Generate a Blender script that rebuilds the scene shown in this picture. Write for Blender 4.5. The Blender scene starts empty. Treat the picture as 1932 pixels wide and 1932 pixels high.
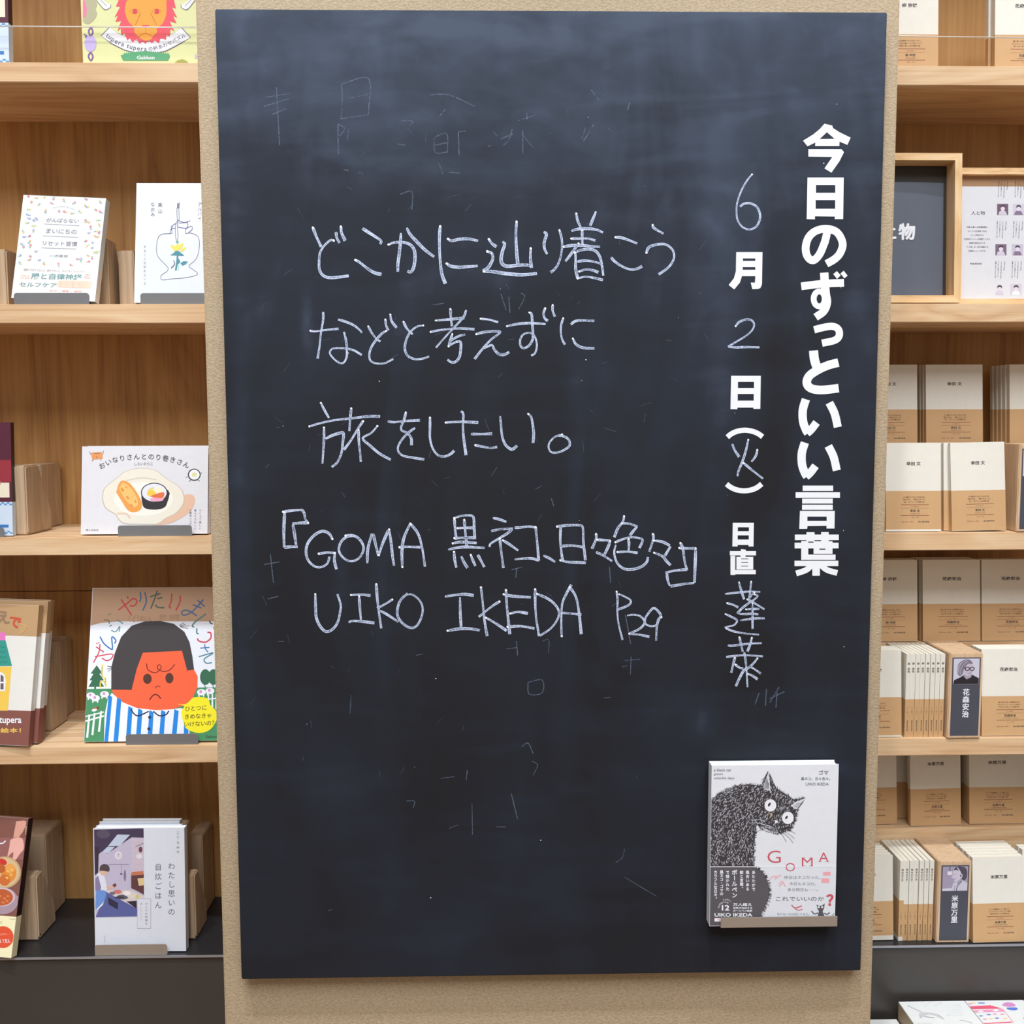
import bpy, bmesh, math, random
import numpy as np
from mathutils import Vector, Matrix
from mathutils.geometry import tessellate_polygon

S = bpy.context.scene
COL = S.collection
R = math.radians
random.seed(7)

# ---------------------------------------------------------------- camera
F_PX = 1935.0
CAM = Vector((0.0, -1.5, 1.5))
YAW, PITCH, ROLL = 1.18, -5.02, -0.18
cam_d = bpy.data.cameras.new('camera')
cam_d.sensor_width = 36.0
cam_d.lens = 36.0 * F_PX / 1932.0
cam_d.clip_start = 0.05
cam = bpy.data.objects.new('camera', cam_d)
COL.objects.link(cam)
CROT = Matrix.Rotation(R(-YAW), 3, 'Z') @ Matrix.Rotation(R(90 + PITCH), 3, 'X') @ Matrix.Rotation(R(ROLL), 3, 'Z')
cam.matrix_world = Matrix.Translation(CAM) @ CROT.to_4x4()
S.camera = cam

# ---------------------------------------------------------------- view, world, lights
S.view_settings.view_transform = 'Standard'
S.view_settings.look = 'None'
S.view_settings.gamma = 1.0
S.view_settings.use_curve_mapping = False
S.view_settings.exposure = 0.0
w = bpy.data.worlds.new('world'); S.world = w; w.use_nodes = True
w.node_tree.nodes['Background'].inputs[0].default_value = (0.90, 0.94, 1.0, 1)
w.node_tree.nodes['Background'].inputs[1].default_value = 0.25

def area(name, loc, target, size, size_y, power, color):
    l = bpy.data.lights.new(name, 'AREA'); l.shape = 'RECTANGLE'
    l.size = size; l.size_y = size_y; l.energy = power; l.color = color
    o = bpy.data.objects.new(name, l); COL.objects.link(o)
    o.location = loc
    o.rotation_euler = (Vector(target) - Vector(loc)).to_track_quat('-Z', 'Y').to_euler()
    return o
def spot(name, loc, target, power, color, angle=70, blend=0.6, radius=0.05):
    l = bpy.data.lights.new(name, 'SPOT'); l.energy = power; l.color = color
    l.spot_size = R(angle); l.spot_blend = blend; l.shadow_soft_size = radius
    o = bpy.data.objects.new(name, l); COL.objects.link(o)
    o.location = loc
    o.rotation_euler = (Vector(target) - Vector(loc)).to_track_quat('-Z', 'Y').to_euler()
    return o
LAMP = (0.945, 0.975, 1.0)
FILL = (0.90, 0.95, 1.0)
spot('track_spot', (-0.22, -1.70, 6.0), (0.05, 0.1, 1.3), 470, LAMP, 26, 0.6, 0.06)
spot('track_spot', (-1.15, -1.55, 6.0), (-1.05, 0.5, 1.25), 350, LAMP, 34, 0.7, 0.06)
spot('track_spot', (1.35, -1.55, 6.0), (1.20, 0.5, 1.25), 350, LAMP, 34, 0.7, 0.06)
area('soft_fill_light', (0.0, -3.6, 5.6), (0.0, 0.4, 1.3), 5.0, 2.5, 320, FILL)  # added soft fill for shelves and board, not a real ceiling lamp

# ---------------------------------------------------------------- pixel <-> world (frame 1932 x 1932)
CRI = CROT.inverted()
def ray(px, py):
    return (CROT @ Vector(((px - 966.0) / F_PX, -(py - 966.0) / F_PX, -1.0))).normalized()
def P(px, py, y):
    d = ray(px, py); return CAM + d * ((y - CAM.y) / d.y)
def proj(v):
    c = CRI @ (Vector(v) - CAM); return 966 + F_PX * c.x / -c.z, 966 - F_PX * c.y / -c.z
def x_at(px, y, z):
    x = 0.0
    for _ in range(6):
        x += (px - proj((x, y, z))[0]) * (y - CAM.y) / F_PX
    return x

# ---------------------------------------------------------------- materials
MATS = {}
def nmat(name):
    m = bpy.data.materials.new(name); m.use_nodes = True
    return m, m.node_tree.nodes, m.node_tree.links, m.node_tree.nodes['Principled BSDF']
def srgb(r, g, b):
    f = lambda c: (c / 255 / 12.92) if c / 255 <= 0.04045 else ((c / 255 + 0.055) / 1.055) ** 2.4
    return (f(r), f(g), f(b))
def mat(key, rgb, rough=0.6, metallic=0.0, var=0.04, scale=60.0, coat=0.0, spec=0.5):
    """a plain coloured surface with a slight procedural mottling; rgb is linear"""
    if key in MATS: return MATS[key]
    m, n, l, b = nmat(key)
    tc = n.new('ShaderNodeTexCoord'); no = n.new('ShaderNodeTexNoise')
    no.inputs['Scale'].default_value = scale; no.inputs['Detail'].default_value = 3
    l.new(tc.outputs['Object'], no.inputs['Vector'])
    mx = n.new('ShaderNodeMixRGB'); l.new(no.outputs[0], mx.inputs[0])
    mx.inputs[1].default_value = (*[c * (1 - var) for c in rgb], 1)
    mx.inputs[2].default_value = (*[min(1, c * (1 + var)) for c in rgb], 1)
    l.new(mx.outputs[0], b.inputs['Base Color'])
    b.inputs['Roughness'].default_value = rough; b.inputs['Metallic'].default_value = metallic
    b.inputs['Coat Weight'].default_value = coat; b.inputs['Coat Roughness'].default_value = 0.15
    b.inputs['Specular IOR Level'].default_value = spec
    MATS[key] = m; return m
def ink(r, g, b, rough=0.55):
    return mat('ink_%d_%d_%d' % (r, g, b), srgb(r, g, b), rough, var=0.02)
def wood(key, dark, mid, light, axis='X', scale=1.0, rough=0.5, contrast=1.0):
    """grain runs along the axis; broad cathedral figure plus fine fibres"""
    if key in MATS: return MATS[key]
    m, n, l, b = nmat(key)
    tc = n.new('ShaderNodeTexCoord'); mp = n.new('ShaderNodeMapping')
    sc = {'X': (0.9, 7, 7), 'Z': (7, 7, 0.9), 'Y': (7, 0.9, 7)}[axis]
    mp.inputs['Scale'].default_value = [c * scale for c in sc]
    l.new(tc.outputs['Object'], mp.inputs['Vector'])
    n1 = n.new('ShaderNodeTexNoise'); n1.inputs['Scale'].default_value = 1.3
    n1.inputs['Detail'].default_value = 4; n1.inputs['Distortion'].default_value = 1.2
    l.new(mp.outputs[0], n1.inputs['Vector'])
    mul = n.new('ShaderNodeMath'); mul.operation = 'MULTIPLY'; mul.inputs[1].default_value = 11
    l.new(n1.outputs[0], mul.inputs[0])
    fr = n.new('ShaderNodeMath'); fr.operation = 'PINGPONG'; fr.inputs[1].default_value = 1.0
    l.new(mul.outputs[0], fr.inputs[0])
    mp2 = n.new('ShaderNodeMapping'); mp2.inputs['Scale'].default_value = [c * scale * (14 if c > 1 else 1.6) for c in sc]
    l.new(tc.outputs['Object'], mp2.inputs['Vector'])
    n2 = n.new('ShaderNodeTexNoise'); n2.inputs['Scale'].default_value = 2.0; n2.inputs['Detail'].default_value = 6
    l.new(mp2.outputs[0], n2.inputs['Vector'])
    ad = n.new('ShaderNodeMath'); ad.operation = 'MULTIPLY_ADD'; ad.inputs[1].default_value = 0.38 * contrast
    l.new(fr.outputs[0], ad.inputs[0])
    m2 = n.new('ShaderNodeMath'); m2.operation = 'MULTIPLY'; m2.inputs[1].default_value = 0.75
    l.new(n2.outputs[0], m2.inputs[0]); l.new(m2.outputs[0], ad.inputs[2])
    rp = n.new('ShaderNodeValToRGB'); e = rp.color_ramp.elements
    e[0].position = 0.2; e[0].color = (*dark, 1); e[1].position = 0.85; e[1].color = (*light, 1)
    c = rp.color_ramp.elements.new(0.5); c.color = (*mid, 1)
    l.new(ad.outputs[0], rp.inputs[0]); l.new(rp.outputs[0], b.inputs['Base Color'])
    b.inputs['Roughness'].default_value = rough
    bp = n.new('ShaderNodeBump'); bp.inputs['Strength'].default_value = 0.08; bp.inputs['Distance'].default_value = 0.001
    l.new(n2.outputs[0], bp.inputs['Height']); l.new(bp.outputs[0], b.inputs['Normal'])
    MATS[key] = m; return m

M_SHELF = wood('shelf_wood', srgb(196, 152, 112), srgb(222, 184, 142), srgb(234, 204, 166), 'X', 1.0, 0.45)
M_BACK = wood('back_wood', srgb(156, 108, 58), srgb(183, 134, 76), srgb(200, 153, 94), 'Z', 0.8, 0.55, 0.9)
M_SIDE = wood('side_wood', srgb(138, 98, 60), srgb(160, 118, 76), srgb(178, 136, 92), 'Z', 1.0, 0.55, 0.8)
M_FRAME = wood('frame_wood', srgb(205, 158, 108), srgb(232, 192, 142), srgb(242, 212, 168), 'X', 2.0, 0.45)
M_PROP = wood('prop_wood', srgb(168, 140, 112), srgb(190, 162, 132), srgb(206, 182, 152), 'Z', 2.0, 0.6, 0.7)
M_BLOCK = wood('block_wood', srgb(196, 160, 124), srgb(214, 182, 148), srgb(228, 200, 170), 'Z', 3.0, 0.5, 0.6)
M_BLACK = mat('black_laminate', (0.018, 0.018, 0.021), 0.36, var=0.15, scale=8)
M_PANEL = mat('dark_panel', (0.050, 0.044, 0.040), 0.33, var=0.10, scale=5)
M_EDGE = mat('counter_edge', (0.42, 0.44, 0.50), 0.3, 0.6)
M_STAND = mat('stand_metal', (0.225, 0.225, 0.235), 0.42, 0.25)
M_PAGES = mat('book_pages', (0.78, 0.73, 0.62), 0.8, var=0.08, scale=300)
M_PAGEW = mat('book_pages_white', (0.82, 0.82, 0.80), 0.8, var=0.06, scale=300)
M_WHITE = mat('cover_white', (0.77, 0.795, 0.855), 0.35)
M_CREAM = mat('cover_cream', (0.81, 0.775, 0.695), 0.5)
M_KRAFT = mat('band_kraft', srgb(205, 164, 118), 0.6, var=0.05, scale=40)
M_WIRE = mat('wire', (0.75, 0.74, 0.70), 0.3, 0.5)

def plaster():
    m, n, l, b = nmat('beige_plaster')
    tc = n.new('ShaderNodeTexCoord'); mp = n.new('ShaderNodeMapping'); mp.inputs['Scale'].default_value = (1.0, 1.0, 1.7)
    mp.inputs['Rotation'].default_value = (0, 0.5, 0)
    l.new(tc.outputs['Object'], mp.inputs['Vector'])
    no = n.new('ShaderNodeTexNoise'); no.inputs['Scale'].default_value = 230; no.inputs['Detail'].default_value = 3
    no.inputs['Distortion'].default_value = 0.6
    l.new(mp.outputs[0], no.inputs['Vector'])
    rp = n.new('ShaderNodeValToRGB'); e = rp.color_ramp.elements
    e[0].position = 0.36; e[0].color = (*srgb(166, 146, 118), 1); e[1].position = 0.62; e[1].color = (*srgb(184, 164, 136), 1)
    l.new(no.outputs[0], rp.inputs[0]); l.new(rp.outputs[0], b.inputs['Base Color'])
    b.inputs['Roughness'].default_value = 0.75
    bp = n.new('ShaderNodeBump'); bp.inputs['Strength'].default_value = 0.5; bp.inputs['Distance'].default_value = 0.0014
    l.new(no.outputs[0], bp.inputs['Height']); l.new(bp.outputs[0], b.inputs['Normal'])
    return m
M_PLASTER = plaster()

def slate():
    """blackboard paint with wiped chalk dust: broad clouds, wiping streaks, paler blue towards the top from dust and painted-in light"""
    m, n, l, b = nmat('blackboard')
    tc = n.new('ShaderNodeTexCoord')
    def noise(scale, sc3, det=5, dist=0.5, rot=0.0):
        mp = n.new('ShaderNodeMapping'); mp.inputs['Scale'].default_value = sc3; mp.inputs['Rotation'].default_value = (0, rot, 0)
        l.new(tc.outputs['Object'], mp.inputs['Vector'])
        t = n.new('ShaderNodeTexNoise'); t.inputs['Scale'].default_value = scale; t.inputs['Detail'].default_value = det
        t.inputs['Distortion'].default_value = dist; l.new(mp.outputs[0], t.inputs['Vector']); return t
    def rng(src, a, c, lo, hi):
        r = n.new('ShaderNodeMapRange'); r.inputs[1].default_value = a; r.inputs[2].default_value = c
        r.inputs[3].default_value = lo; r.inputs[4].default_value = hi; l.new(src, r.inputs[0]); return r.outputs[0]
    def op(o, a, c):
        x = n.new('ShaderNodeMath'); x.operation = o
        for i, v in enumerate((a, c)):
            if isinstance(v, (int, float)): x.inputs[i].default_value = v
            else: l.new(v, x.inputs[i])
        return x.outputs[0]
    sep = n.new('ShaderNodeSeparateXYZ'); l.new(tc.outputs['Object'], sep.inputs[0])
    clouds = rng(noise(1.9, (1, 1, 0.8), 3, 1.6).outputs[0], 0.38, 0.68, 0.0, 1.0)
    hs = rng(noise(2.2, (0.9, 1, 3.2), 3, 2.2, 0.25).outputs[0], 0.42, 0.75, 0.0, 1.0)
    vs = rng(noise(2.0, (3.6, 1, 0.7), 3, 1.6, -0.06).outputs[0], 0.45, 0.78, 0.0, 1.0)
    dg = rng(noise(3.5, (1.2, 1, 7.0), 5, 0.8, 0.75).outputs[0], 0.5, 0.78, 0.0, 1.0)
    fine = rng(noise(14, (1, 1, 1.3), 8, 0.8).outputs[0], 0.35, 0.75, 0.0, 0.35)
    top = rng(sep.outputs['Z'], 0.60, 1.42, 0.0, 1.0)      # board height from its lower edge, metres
    tope = op('POWER', top, 2.0)  # dust and the light's sheen on the upper board, painted together
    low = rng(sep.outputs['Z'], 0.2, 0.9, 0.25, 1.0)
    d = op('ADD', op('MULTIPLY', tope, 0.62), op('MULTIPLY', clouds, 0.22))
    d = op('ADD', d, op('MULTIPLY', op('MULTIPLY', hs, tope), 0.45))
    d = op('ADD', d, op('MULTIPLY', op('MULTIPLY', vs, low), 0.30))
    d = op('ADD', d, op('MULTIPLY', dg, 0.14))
    # smears of dust, freshly wiped spots and a painted reflection where they lie on the board: x, z from the lower left corner, half sizes, amount
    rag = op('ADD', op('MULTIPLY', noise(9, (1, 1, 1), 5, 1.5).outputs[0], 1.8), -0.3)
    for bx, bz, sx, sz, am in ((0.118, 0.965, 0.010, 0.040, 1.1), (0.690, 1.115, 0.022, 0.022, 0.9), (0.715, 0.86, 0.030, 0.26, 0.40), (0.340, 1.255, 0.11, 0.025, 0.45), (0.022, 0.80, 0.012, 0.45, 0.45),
                               (0.690, 0.385, 0.022, 0.022, 0.8), (0.150, 0.300, 0.06, 0.06, 0.30), (0.800, 0.318, 0.09, 0.010, 1.0), (0.47, 1.33, 0.35, 0.05, 0.25), (0.16, 0.62, 0.012, 0.10, 0.45), (0.48, 0.11, 0.06, 0.08, 0.22),  # flat pale patch above the cat book: dust with a painted reflection
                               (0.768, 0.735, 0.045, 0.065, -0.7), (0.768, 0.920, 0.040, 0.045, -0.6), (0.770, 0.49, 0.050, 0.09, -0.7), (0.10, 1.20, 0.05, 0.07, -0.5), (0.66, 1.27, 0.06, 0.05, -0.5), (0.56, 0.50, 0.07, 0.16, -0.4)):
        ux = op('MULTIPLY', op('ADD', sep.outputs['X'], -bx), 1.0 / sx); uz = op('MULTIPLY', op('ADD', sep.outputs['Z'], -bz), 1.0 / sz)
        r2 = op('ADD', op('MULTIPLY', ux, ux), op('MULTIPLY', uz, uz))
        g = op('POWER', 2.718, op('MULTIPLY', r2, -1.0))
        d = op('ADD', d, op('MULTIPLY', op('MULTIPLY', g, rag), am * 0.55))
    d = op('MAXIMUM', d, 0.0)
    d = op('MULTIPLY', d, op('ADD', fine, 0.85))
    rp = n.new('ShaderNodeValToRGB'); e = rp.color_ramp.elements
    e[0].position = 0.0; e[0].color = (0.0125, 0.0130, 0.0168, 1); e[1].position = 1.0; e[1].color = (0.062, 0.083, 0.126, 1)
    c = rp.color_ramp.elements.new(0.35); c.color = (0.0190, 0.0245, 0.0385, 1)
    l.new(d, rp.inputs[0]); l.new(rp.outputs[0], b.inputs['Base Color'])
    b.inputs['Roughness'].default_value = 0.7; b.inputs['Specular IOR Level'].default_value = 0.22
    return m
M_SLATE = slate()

def chalk(key, a, c, lo, hi, rough=0.9):
    """chalk drag: broken grains, denser along both rims of the stroke (uv v runs across it)"""
    m, n, l, b = nmat(key)
    tc = n.new('ShaderNodeTexCoord')
    t = n.new('ShaderNodeTexNoise'); t.inputs['Scale'].default_value = 420; t.inputs['Detail'].default_value = 4
    l.new(tc.outputs['Object'], t.inputs['Vector'])
    t2 = n.new('ShaderNodeTexNoise'); t2.inputs['Scale'].default_value = 60; t2.inputs['Detail'].default_value = 2
    l.new(tc.outputs['Object'], t2.inputs['Vector'])
    uv = n.new('ShaderNodeUVMap'); sp = n.new('ShaderNodeSeparateXYZ'); l.new(uv.outputs[0], sp.inputs[0])
    s1 = n.new('ShaderNodeMath'); s1.operation = 'SUBTRACT'; s1.inputs[1].default_value = 0.5; l.new(sp.outputs[1], s1.inputs[0])
    s2 = n.new('ShaderNodeMath'); s2.operation = 'ABSOLUTE'; l.new(s1.outputs[0], s2.inputs[0])
    s3 = n.new('ShaderNodeMath'); s3.operation = 'MULTIPLY_ADD'; s3.inputs[1].default_value = 0.55; l.new(s2.outputs[0], s3.inputs[0]); l.new(t.outputs[0], s3.inputs[2])
    s4 = n.new('ShaderNodeMath'); s4.operation = 'MULTIPLY_ADD'; s4.inputs[1].default_value = 0.5; l.new(t2.outputs[0], s4.inputs[0]); l.new(s3.outputs[0], s4.inputs[2])
    rp = n.new('ShaderNodeValToRGB'); e = rp.color_ramp.elements
    e[0].position = lo; e[0].color = (*a, 1); e[1].position = hi; e[1].color = (*c, 1)
    l.new(s4.outputs[0], rp.inputs[0]); l.new(rp.outputs[0], b.inputs['Base Color'])
    b.inputs['Roughness'].default_value = rough; b.inputs['Specular IOR Level'].default_value = 0.1
    return m
M_CHALK = chalk('chalk', srgb(76, 89, 116), srgb(198, 209, 234), 0.60, 1.08)
M_CHALKDOT = mat('chalk_dot', (0.85, 0.88, 0.92), 0.9)
M_GHOST = chalk('chalk_ghost', srgb(50, 56, 68), srgb(100, 110, 130), 0.68, 1.2)

# ---------------------------------------------------------------- mesh helpers
class MB:
    """collects simple solids in one mesh"""
    def __init__(s): s.v = []; s.f = []; s.m = []; s.mats = []
    def mi(s, m):
        if m not in s.mats: s.mats.append(m)
        return s.mats.index(m)
    def box(s, a, b, m=None):
        i = len(s.v); (x0, y0, z0), (x1, y1, z1) = a, b
        s.v += [(x0,y0,z0),(x1,y0,z0),(x1,y1,z0),(x0,y1,z0),(x0,y0,z1),(x1,y0,z1),(x1,y1,z1),(x0,y1,z1)]
        s.f += [tuple(i+k for k in q) for q in ((0,3,2,1),(4,5,6,7),(0,1,5,4),(1,2,6,5),(2,3,7,6),(3,0,4,7))]
        s.m += [s.mi(m) if m else 0] * 6
        return s
    def prism(s, poly, axis, a, b, m=None):
        """poly of 2-d points extruded along axis from a to b: 'Y' takes (x,z), 'X' takes (y,z)"""
        i = len(s.v); k = len(poly)
        mk = (lambda p, t: (p[0], t, p[1])) if axis == 'Y' else (lambda p, t: (t, p[0], p[1])) if axis == 'X' else (lambda p, t: (p[0], p[1], t))
        s.v += [mk(p, a) for p in poly] + [mk(p, b) for p in poly]
        tri = tessellate_polygon([[Vector((p[0], p[1], 0)) for p in poly]])
        s.f += [tuple(i+q for q in t) for t in tri] + [tuple(i+k+q for q in reversed(t)) for t in tri]
        s.f += [(i+q, i+(q+1) % k, i+k+(q+1) % k, i+k+q) for q in range(k)]
        s.m += [s.mi(m) if m else 0] * (2 * len(tri) + k)
        return s
    def build(s, name, mats=None, parent=None, bevel=0.0, mw=None):
        me = bpy.data.meshes.new(name); me.from_pydata([tuple(v) for v in s.v], [], s.f)
        ml = s.mats if s.mats else ([mats] if not isinstance(mats, list) else mats)
        for m in ml: me.materials.append(m)
        if s.mats: me.polygons.foreach_set('material_index', s.m)
        bm = bmesh.new(); bm.from_mesh(me); bmesh.ops.recalc_face_normals(bm, faces=bm.faces)
        if bevel:
            bmesh.ops.bevel(bm, geom=list(bm.edges), offset=bevel, segments=2, affect='EDGES', clamp_overlap=True)
        bm.to_mesh(me); bm.free()
        o = bpy.data.objects.new(name, me); COL.objects.link(o)
        if mw is not None: o.matrix_world = mw
        if parent is not None: o.parent = parent
        return o
def tag(o, label=None, cat=None, group=None, kind=None):
    if label: o['label'] = label
    if cat: o['category'] = cat
    if group: o['group'] = group
    if kind: o['kind'] = kind
    return o
def thing(name, label, cat, mw=None, group=None):
    o = bpy.data.objects.new(name, None); COL.objects.link(o); o.empty_display_size = 0.02
    if mw is not None: o.matrix_world = mw
    return tag(o, label, cat, group)
def dup(o, mw, label=None, group=None, parent=None):
    c = o.copy(); COL.objects.link(c)
    if parent is None:
        c.matrix_world = mw
        if label: c['label'] = label
        if group: c['group'] = group
    else: c.parent = parent
    for ch in o.children: dup(ch, None, parent=c)
    return c

# glyphs: (vertices Nx2, triangles), em box of one character = 1 x 1
GL = {}
def glyph(s, bold=0.0):
    k = (s, bold)
    if k in GL: return GL[k]
    if bold >= 0.025:      # heavy weight: the outline stamped round a small circle
        v0, f0 = glyph(s, 0.0); n0 = len(v0); V, Fc = [], []
        for k_ in range(6):
            a_ = math.pi * k_ / 3 + 0.26; V.append(v0 + np.array((math.cos(a_), math.sin(a_))) * bold * 0.9); Fc += [tuple(i + n0*k_ for i in f) for f in f0]
        GL[k] = (np.concatenate(V), Fc); return GL[k]
    c = bpy.data.curves.new('glyph', 'FONT'); c.body = s; c.offset = bold; c.resolution_u = 3
    o = bpy.data.objects.new('glyph', c); me = bpy.data.meshes.new_from_object(o)
    v = np.array([(p.co.x, p.co.y) for p in me.vertices]).reshape(-1, 2)
    f = [tuple(p.vertices) for p in me.polygons]
    bpy.data.objects.remove(o); bpy.data.curves.remove(c); bpy.data.meshes.remove(me)
    GL[k] = (v, f); return GL[k]
def smooth(pts, n=4):
    if len(pts) < 3: return [tuple(map(float, p)) for p in pts]
    a = [np.array(p, float) for p in pts]; a = [2*a[0]-a[1]] + a + [2*a[-1]-a[-2]]
    out = []
    for i in range(1, len(a)-2):
        for k in range(n):
            t = k/n; p0, p1, p2, p3 = a[i-1:i+3]
            out.append(tuple(0.5*((2*p1)+(-p0+p2)*t+(2*p0-5*p1+4*p2-p3)*t*t+(-p0+3*p1-3*p2+p3)*t**3)))
    out.append(tuple(a[-2])); return out

class Ink:
    """flat print on a plane. Source coordinates have y down; to(x, y) gives plane coordinates (u right, v up).
    build() makes one thin mesh lying just off the plane, local axes x = u, z = v, -y = towards the viewer."""
    def __init__(s, to, base=0.00025, step=2.5e-5):
        s.bb = []; s.auto = True; s.to = to; s.v = []; s.f = []; s.m = []; s.mats = []; s.L = 0; s.base = base; s.step = step; s.c = (0, 0, 1); s.uv = {}
    def crop(s, x0, y0, k): s.c = (x0, y0, k); return s
    def q(s, x, y):
        x0, y0, k = s.c; u, v = s.to(x0 + x / k, y0 + y / k); return (u, -(s.base + s.L * s.step), v)
    def mi(s, m):
        if m not in s.mats: s.mats.append(m)
        return s.mats.index(m)
    def _add(s, pts, faces, m, dep=None):
        xs = [p[0] for p in pts]; ys = [p[1] for p in pts]; x0, y0, k = s.c
        bb = (x0+min(xs)/k, y0+min(ys)/k, x0+max(xs)/k, y0+max(ys)/k)
        if s.auto:
            s.L = 1 + max([l for b, l in s.bb if b[0] < bb[2] and bb[0] < b[2] and b[1] < bb[3] and bb[1] < b[3]], default=0)
            s.auto = False
        s.bb.append((bb, s.L))
        i = len(s.v)
        if dep is None: s.v += [s.q(x, y) for x, y in pts]
        else:
            for (x, y), d_ in zip(pts, dep):
                q_ = s.q(x, y); s.v.append((q_[0], q_[1] - d_, q_[2]))
        s.f += [tuple(i+k for k in f) for f in faces]
        s.m += [s.mi(m)] * len(faces); return i
    def up(s): s.auto = True; return s
    def top(s): s.L = 1 + max([l for b, l in s.bb], default=0); s.auto = False; return s
    def poly(s, pts, m, sm=False):
        s.up()
        if sm: pts = smooth(list(pts) + [pts[0]], 3)[:-1]
        s._add(pts, tessellate_polygon([[Vector((p[0], p[1], 0)) for p in pts]]), m); return s
    def polyh(s, loops, m):
        s.up(); pts = [p for l in loops for p in l]
        s._add(pts, tessellate_polygon([[Vector((p[0], p[1], 0)) for p in l] for l in loops]), m); return s
    def rect(s, x0, y0, x1, y1, m): return s.poly([(x0,y0),(x1,y0),(x1,y1),(x0,y1)], m)
    def ell(s, cx, cy, rx, ry, m, rot=0, n=18):
        c, d = math.cos(R(rot)), math.sin(R(rot)); pts = []
        for k in range(n):
            a = 2*math.pi*k/n; x, y = rx*math.cos(a), ry*math.sin(a); pts.append((cx+x*c-y*d, cy+x*d+y*c))
        return s.poly(pts, m)
    def line(s, pts, wd, m, sm=True, taper=None, uv=False, layer=True):
        if layer: s.up()
        if sm: pts = smooth(pts)
        n = len(pts); A = []
        for i, p in enumerate(pts):
            a = pts[max(0, i-1)]; b = pts[min(n-1, i+1)]; dx, dy = b[0]-a[0], b[1]-a[1]; ln = math.hypot(dx, dy) or 1
            h = wd/2 * (taper(i/(n-1)) if taper else 1)
            A += [(p[0]-dy/ln*h, p[1]+dx/ln*h), (p[0]+dy/ln*h, p[1]-dx/ln*h)]
        i0 = s._add(A, [(2*i, 2*i+1, 2*i+3, 2*i+2) for i in range(n-1)], m, [s.step*0.85*(i//2)/n for i in range(2*n)] if n > 4 else None)
        if uv:
            for i in range(n): s.uv[i0+2*i] = (i/n, 0.0); s.uv[i0+2*i+1] = (i/n, 1.0)
        return s
    def textq(s, t, TL, TR, BL, m, bold=0.0, layer=True):
        if layer: s.up()
        v, f = glyph(t, bold)
        if not len(v): return s
        a, b = v.min(0), v.max(0); g = (v - a) / np.maximum(b - a, 1e-6)
        TL, TR, BL = map(np.array, (TL, TR, BL))
        pts = [tuple(TL + (TR-TL)*gx + (BL-TL)*(1-gy)) for gx, gy in g]
        s._add(pts, f, m, s.stamp(bold, len(pts))); return s
    def stamp(s, bold, n): return [1.6e-5*(i // (n//6)) for i in range(n)] if bold >= 0.025 else None
    def text(s, t, x0, y0, x1, y1, m, bold=0.0): return s.textq(t, (x0, y0), (x1, y0), (x0, y1), m, bold)
    def tw(s, t, cx, cy, width, m, bold=0.0, rot=0.0, hk=1.0):
        """a line of text centred on (cx, cy) with its natural aspect"""
        v, f = glyph(t, bold); d = v.max(0) - v.min(0); h = width * d[1] / d[0] * hk
        c, n = math.cos(R(rot)), math.sin(R(rot)); U = np.array((c, n)) * width / 2; V = np.array((-n, c)) * h / 2; C = np.array((cx, cy), float)
        return s.textq(t, C-U-V, C+U-V, C-U+V, m, bold)
    def char(s, ch, cx, cy, size, m, bold=0.0, rot=0.0, layer=False):
        if layer: s.up()
        if ch in ' \u3000': return s
        v, f = glyph(ch, bold); adv = 1.0 if ord(ch) > 0x2000 else (v[:, 0].max() + v[:, 0].min())
        c, n = math.cos(R(rot)), math.sin(R(rot)); pts = []
        for x, y in v:
            a, b = (x - adv/2) * size, -(y - 0.38) * size
            pts.append((cx + a*c - b*n, cy + a*n + b*c))
        s._add(pts, f, m, s.stamp(bold, len(pts))); return s
    def vtext(s, t, cx, y0, y1, size, m, bold=0.0, dx=0.0):
        """vertical column; dx shifts the foot sideways (slanted cover)"""
        s.up(); k = len(t)
        for i, ch in enumerate(t):
            fr = (i + 0.5) / k; yy = y0 + (y1 - y0) * fr; xx = cx + dx * fr
            if ch in '、。，': s.char(ch, xx + size*0.55, yy - size*0.5, size, m, bold)
            elif ch in 'ー—（）()': s.char(ch, xx, yy, size, m, bold, rot=90)
            elif ch in 'っょゃゅぃ': s.char(ch, xx + size*0.1, yy - size*0.1, size, m, bold)
            else: s.char(ch, xx, yy, size, m, bold)
        return s
    def ptext(s, t, path, size, m, bold=0.0):
        """characters set along a path, spaced evenly"""
        s.up(); p = [np.array(a, float) for a in smooth(path, 8)]
        d = [0]; [d.append(d[-1] + np.linalg.norm(p[i+1]-p[i])) for i in range(len(p)-1)]
        ad = [1.0 if ord(ch) > 0x2000 else (0.32 if ch == ' ' else glyph(ch, bold)[0][:, 0].max() + 0.09) for ch in t]
        for i, ch in enumerate(t):
            q = d[-1] * (sum(ad[:i]) + ad[i] / 2) / sum(ad); j = max(k for k in range(len(d)-1) if d[k] <= q)
            fr = (q-d[j])/max(1e-9, d[j+1]-d[j]); c = p[j] + (p[j+1]-p[j])*fr; g = p[j+1]-p[j]
            s.char(ch, c[0], c[1], size, m, bold, rot=math.degrees(math.atan2(g[1], g[0])))
        return s
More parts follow.
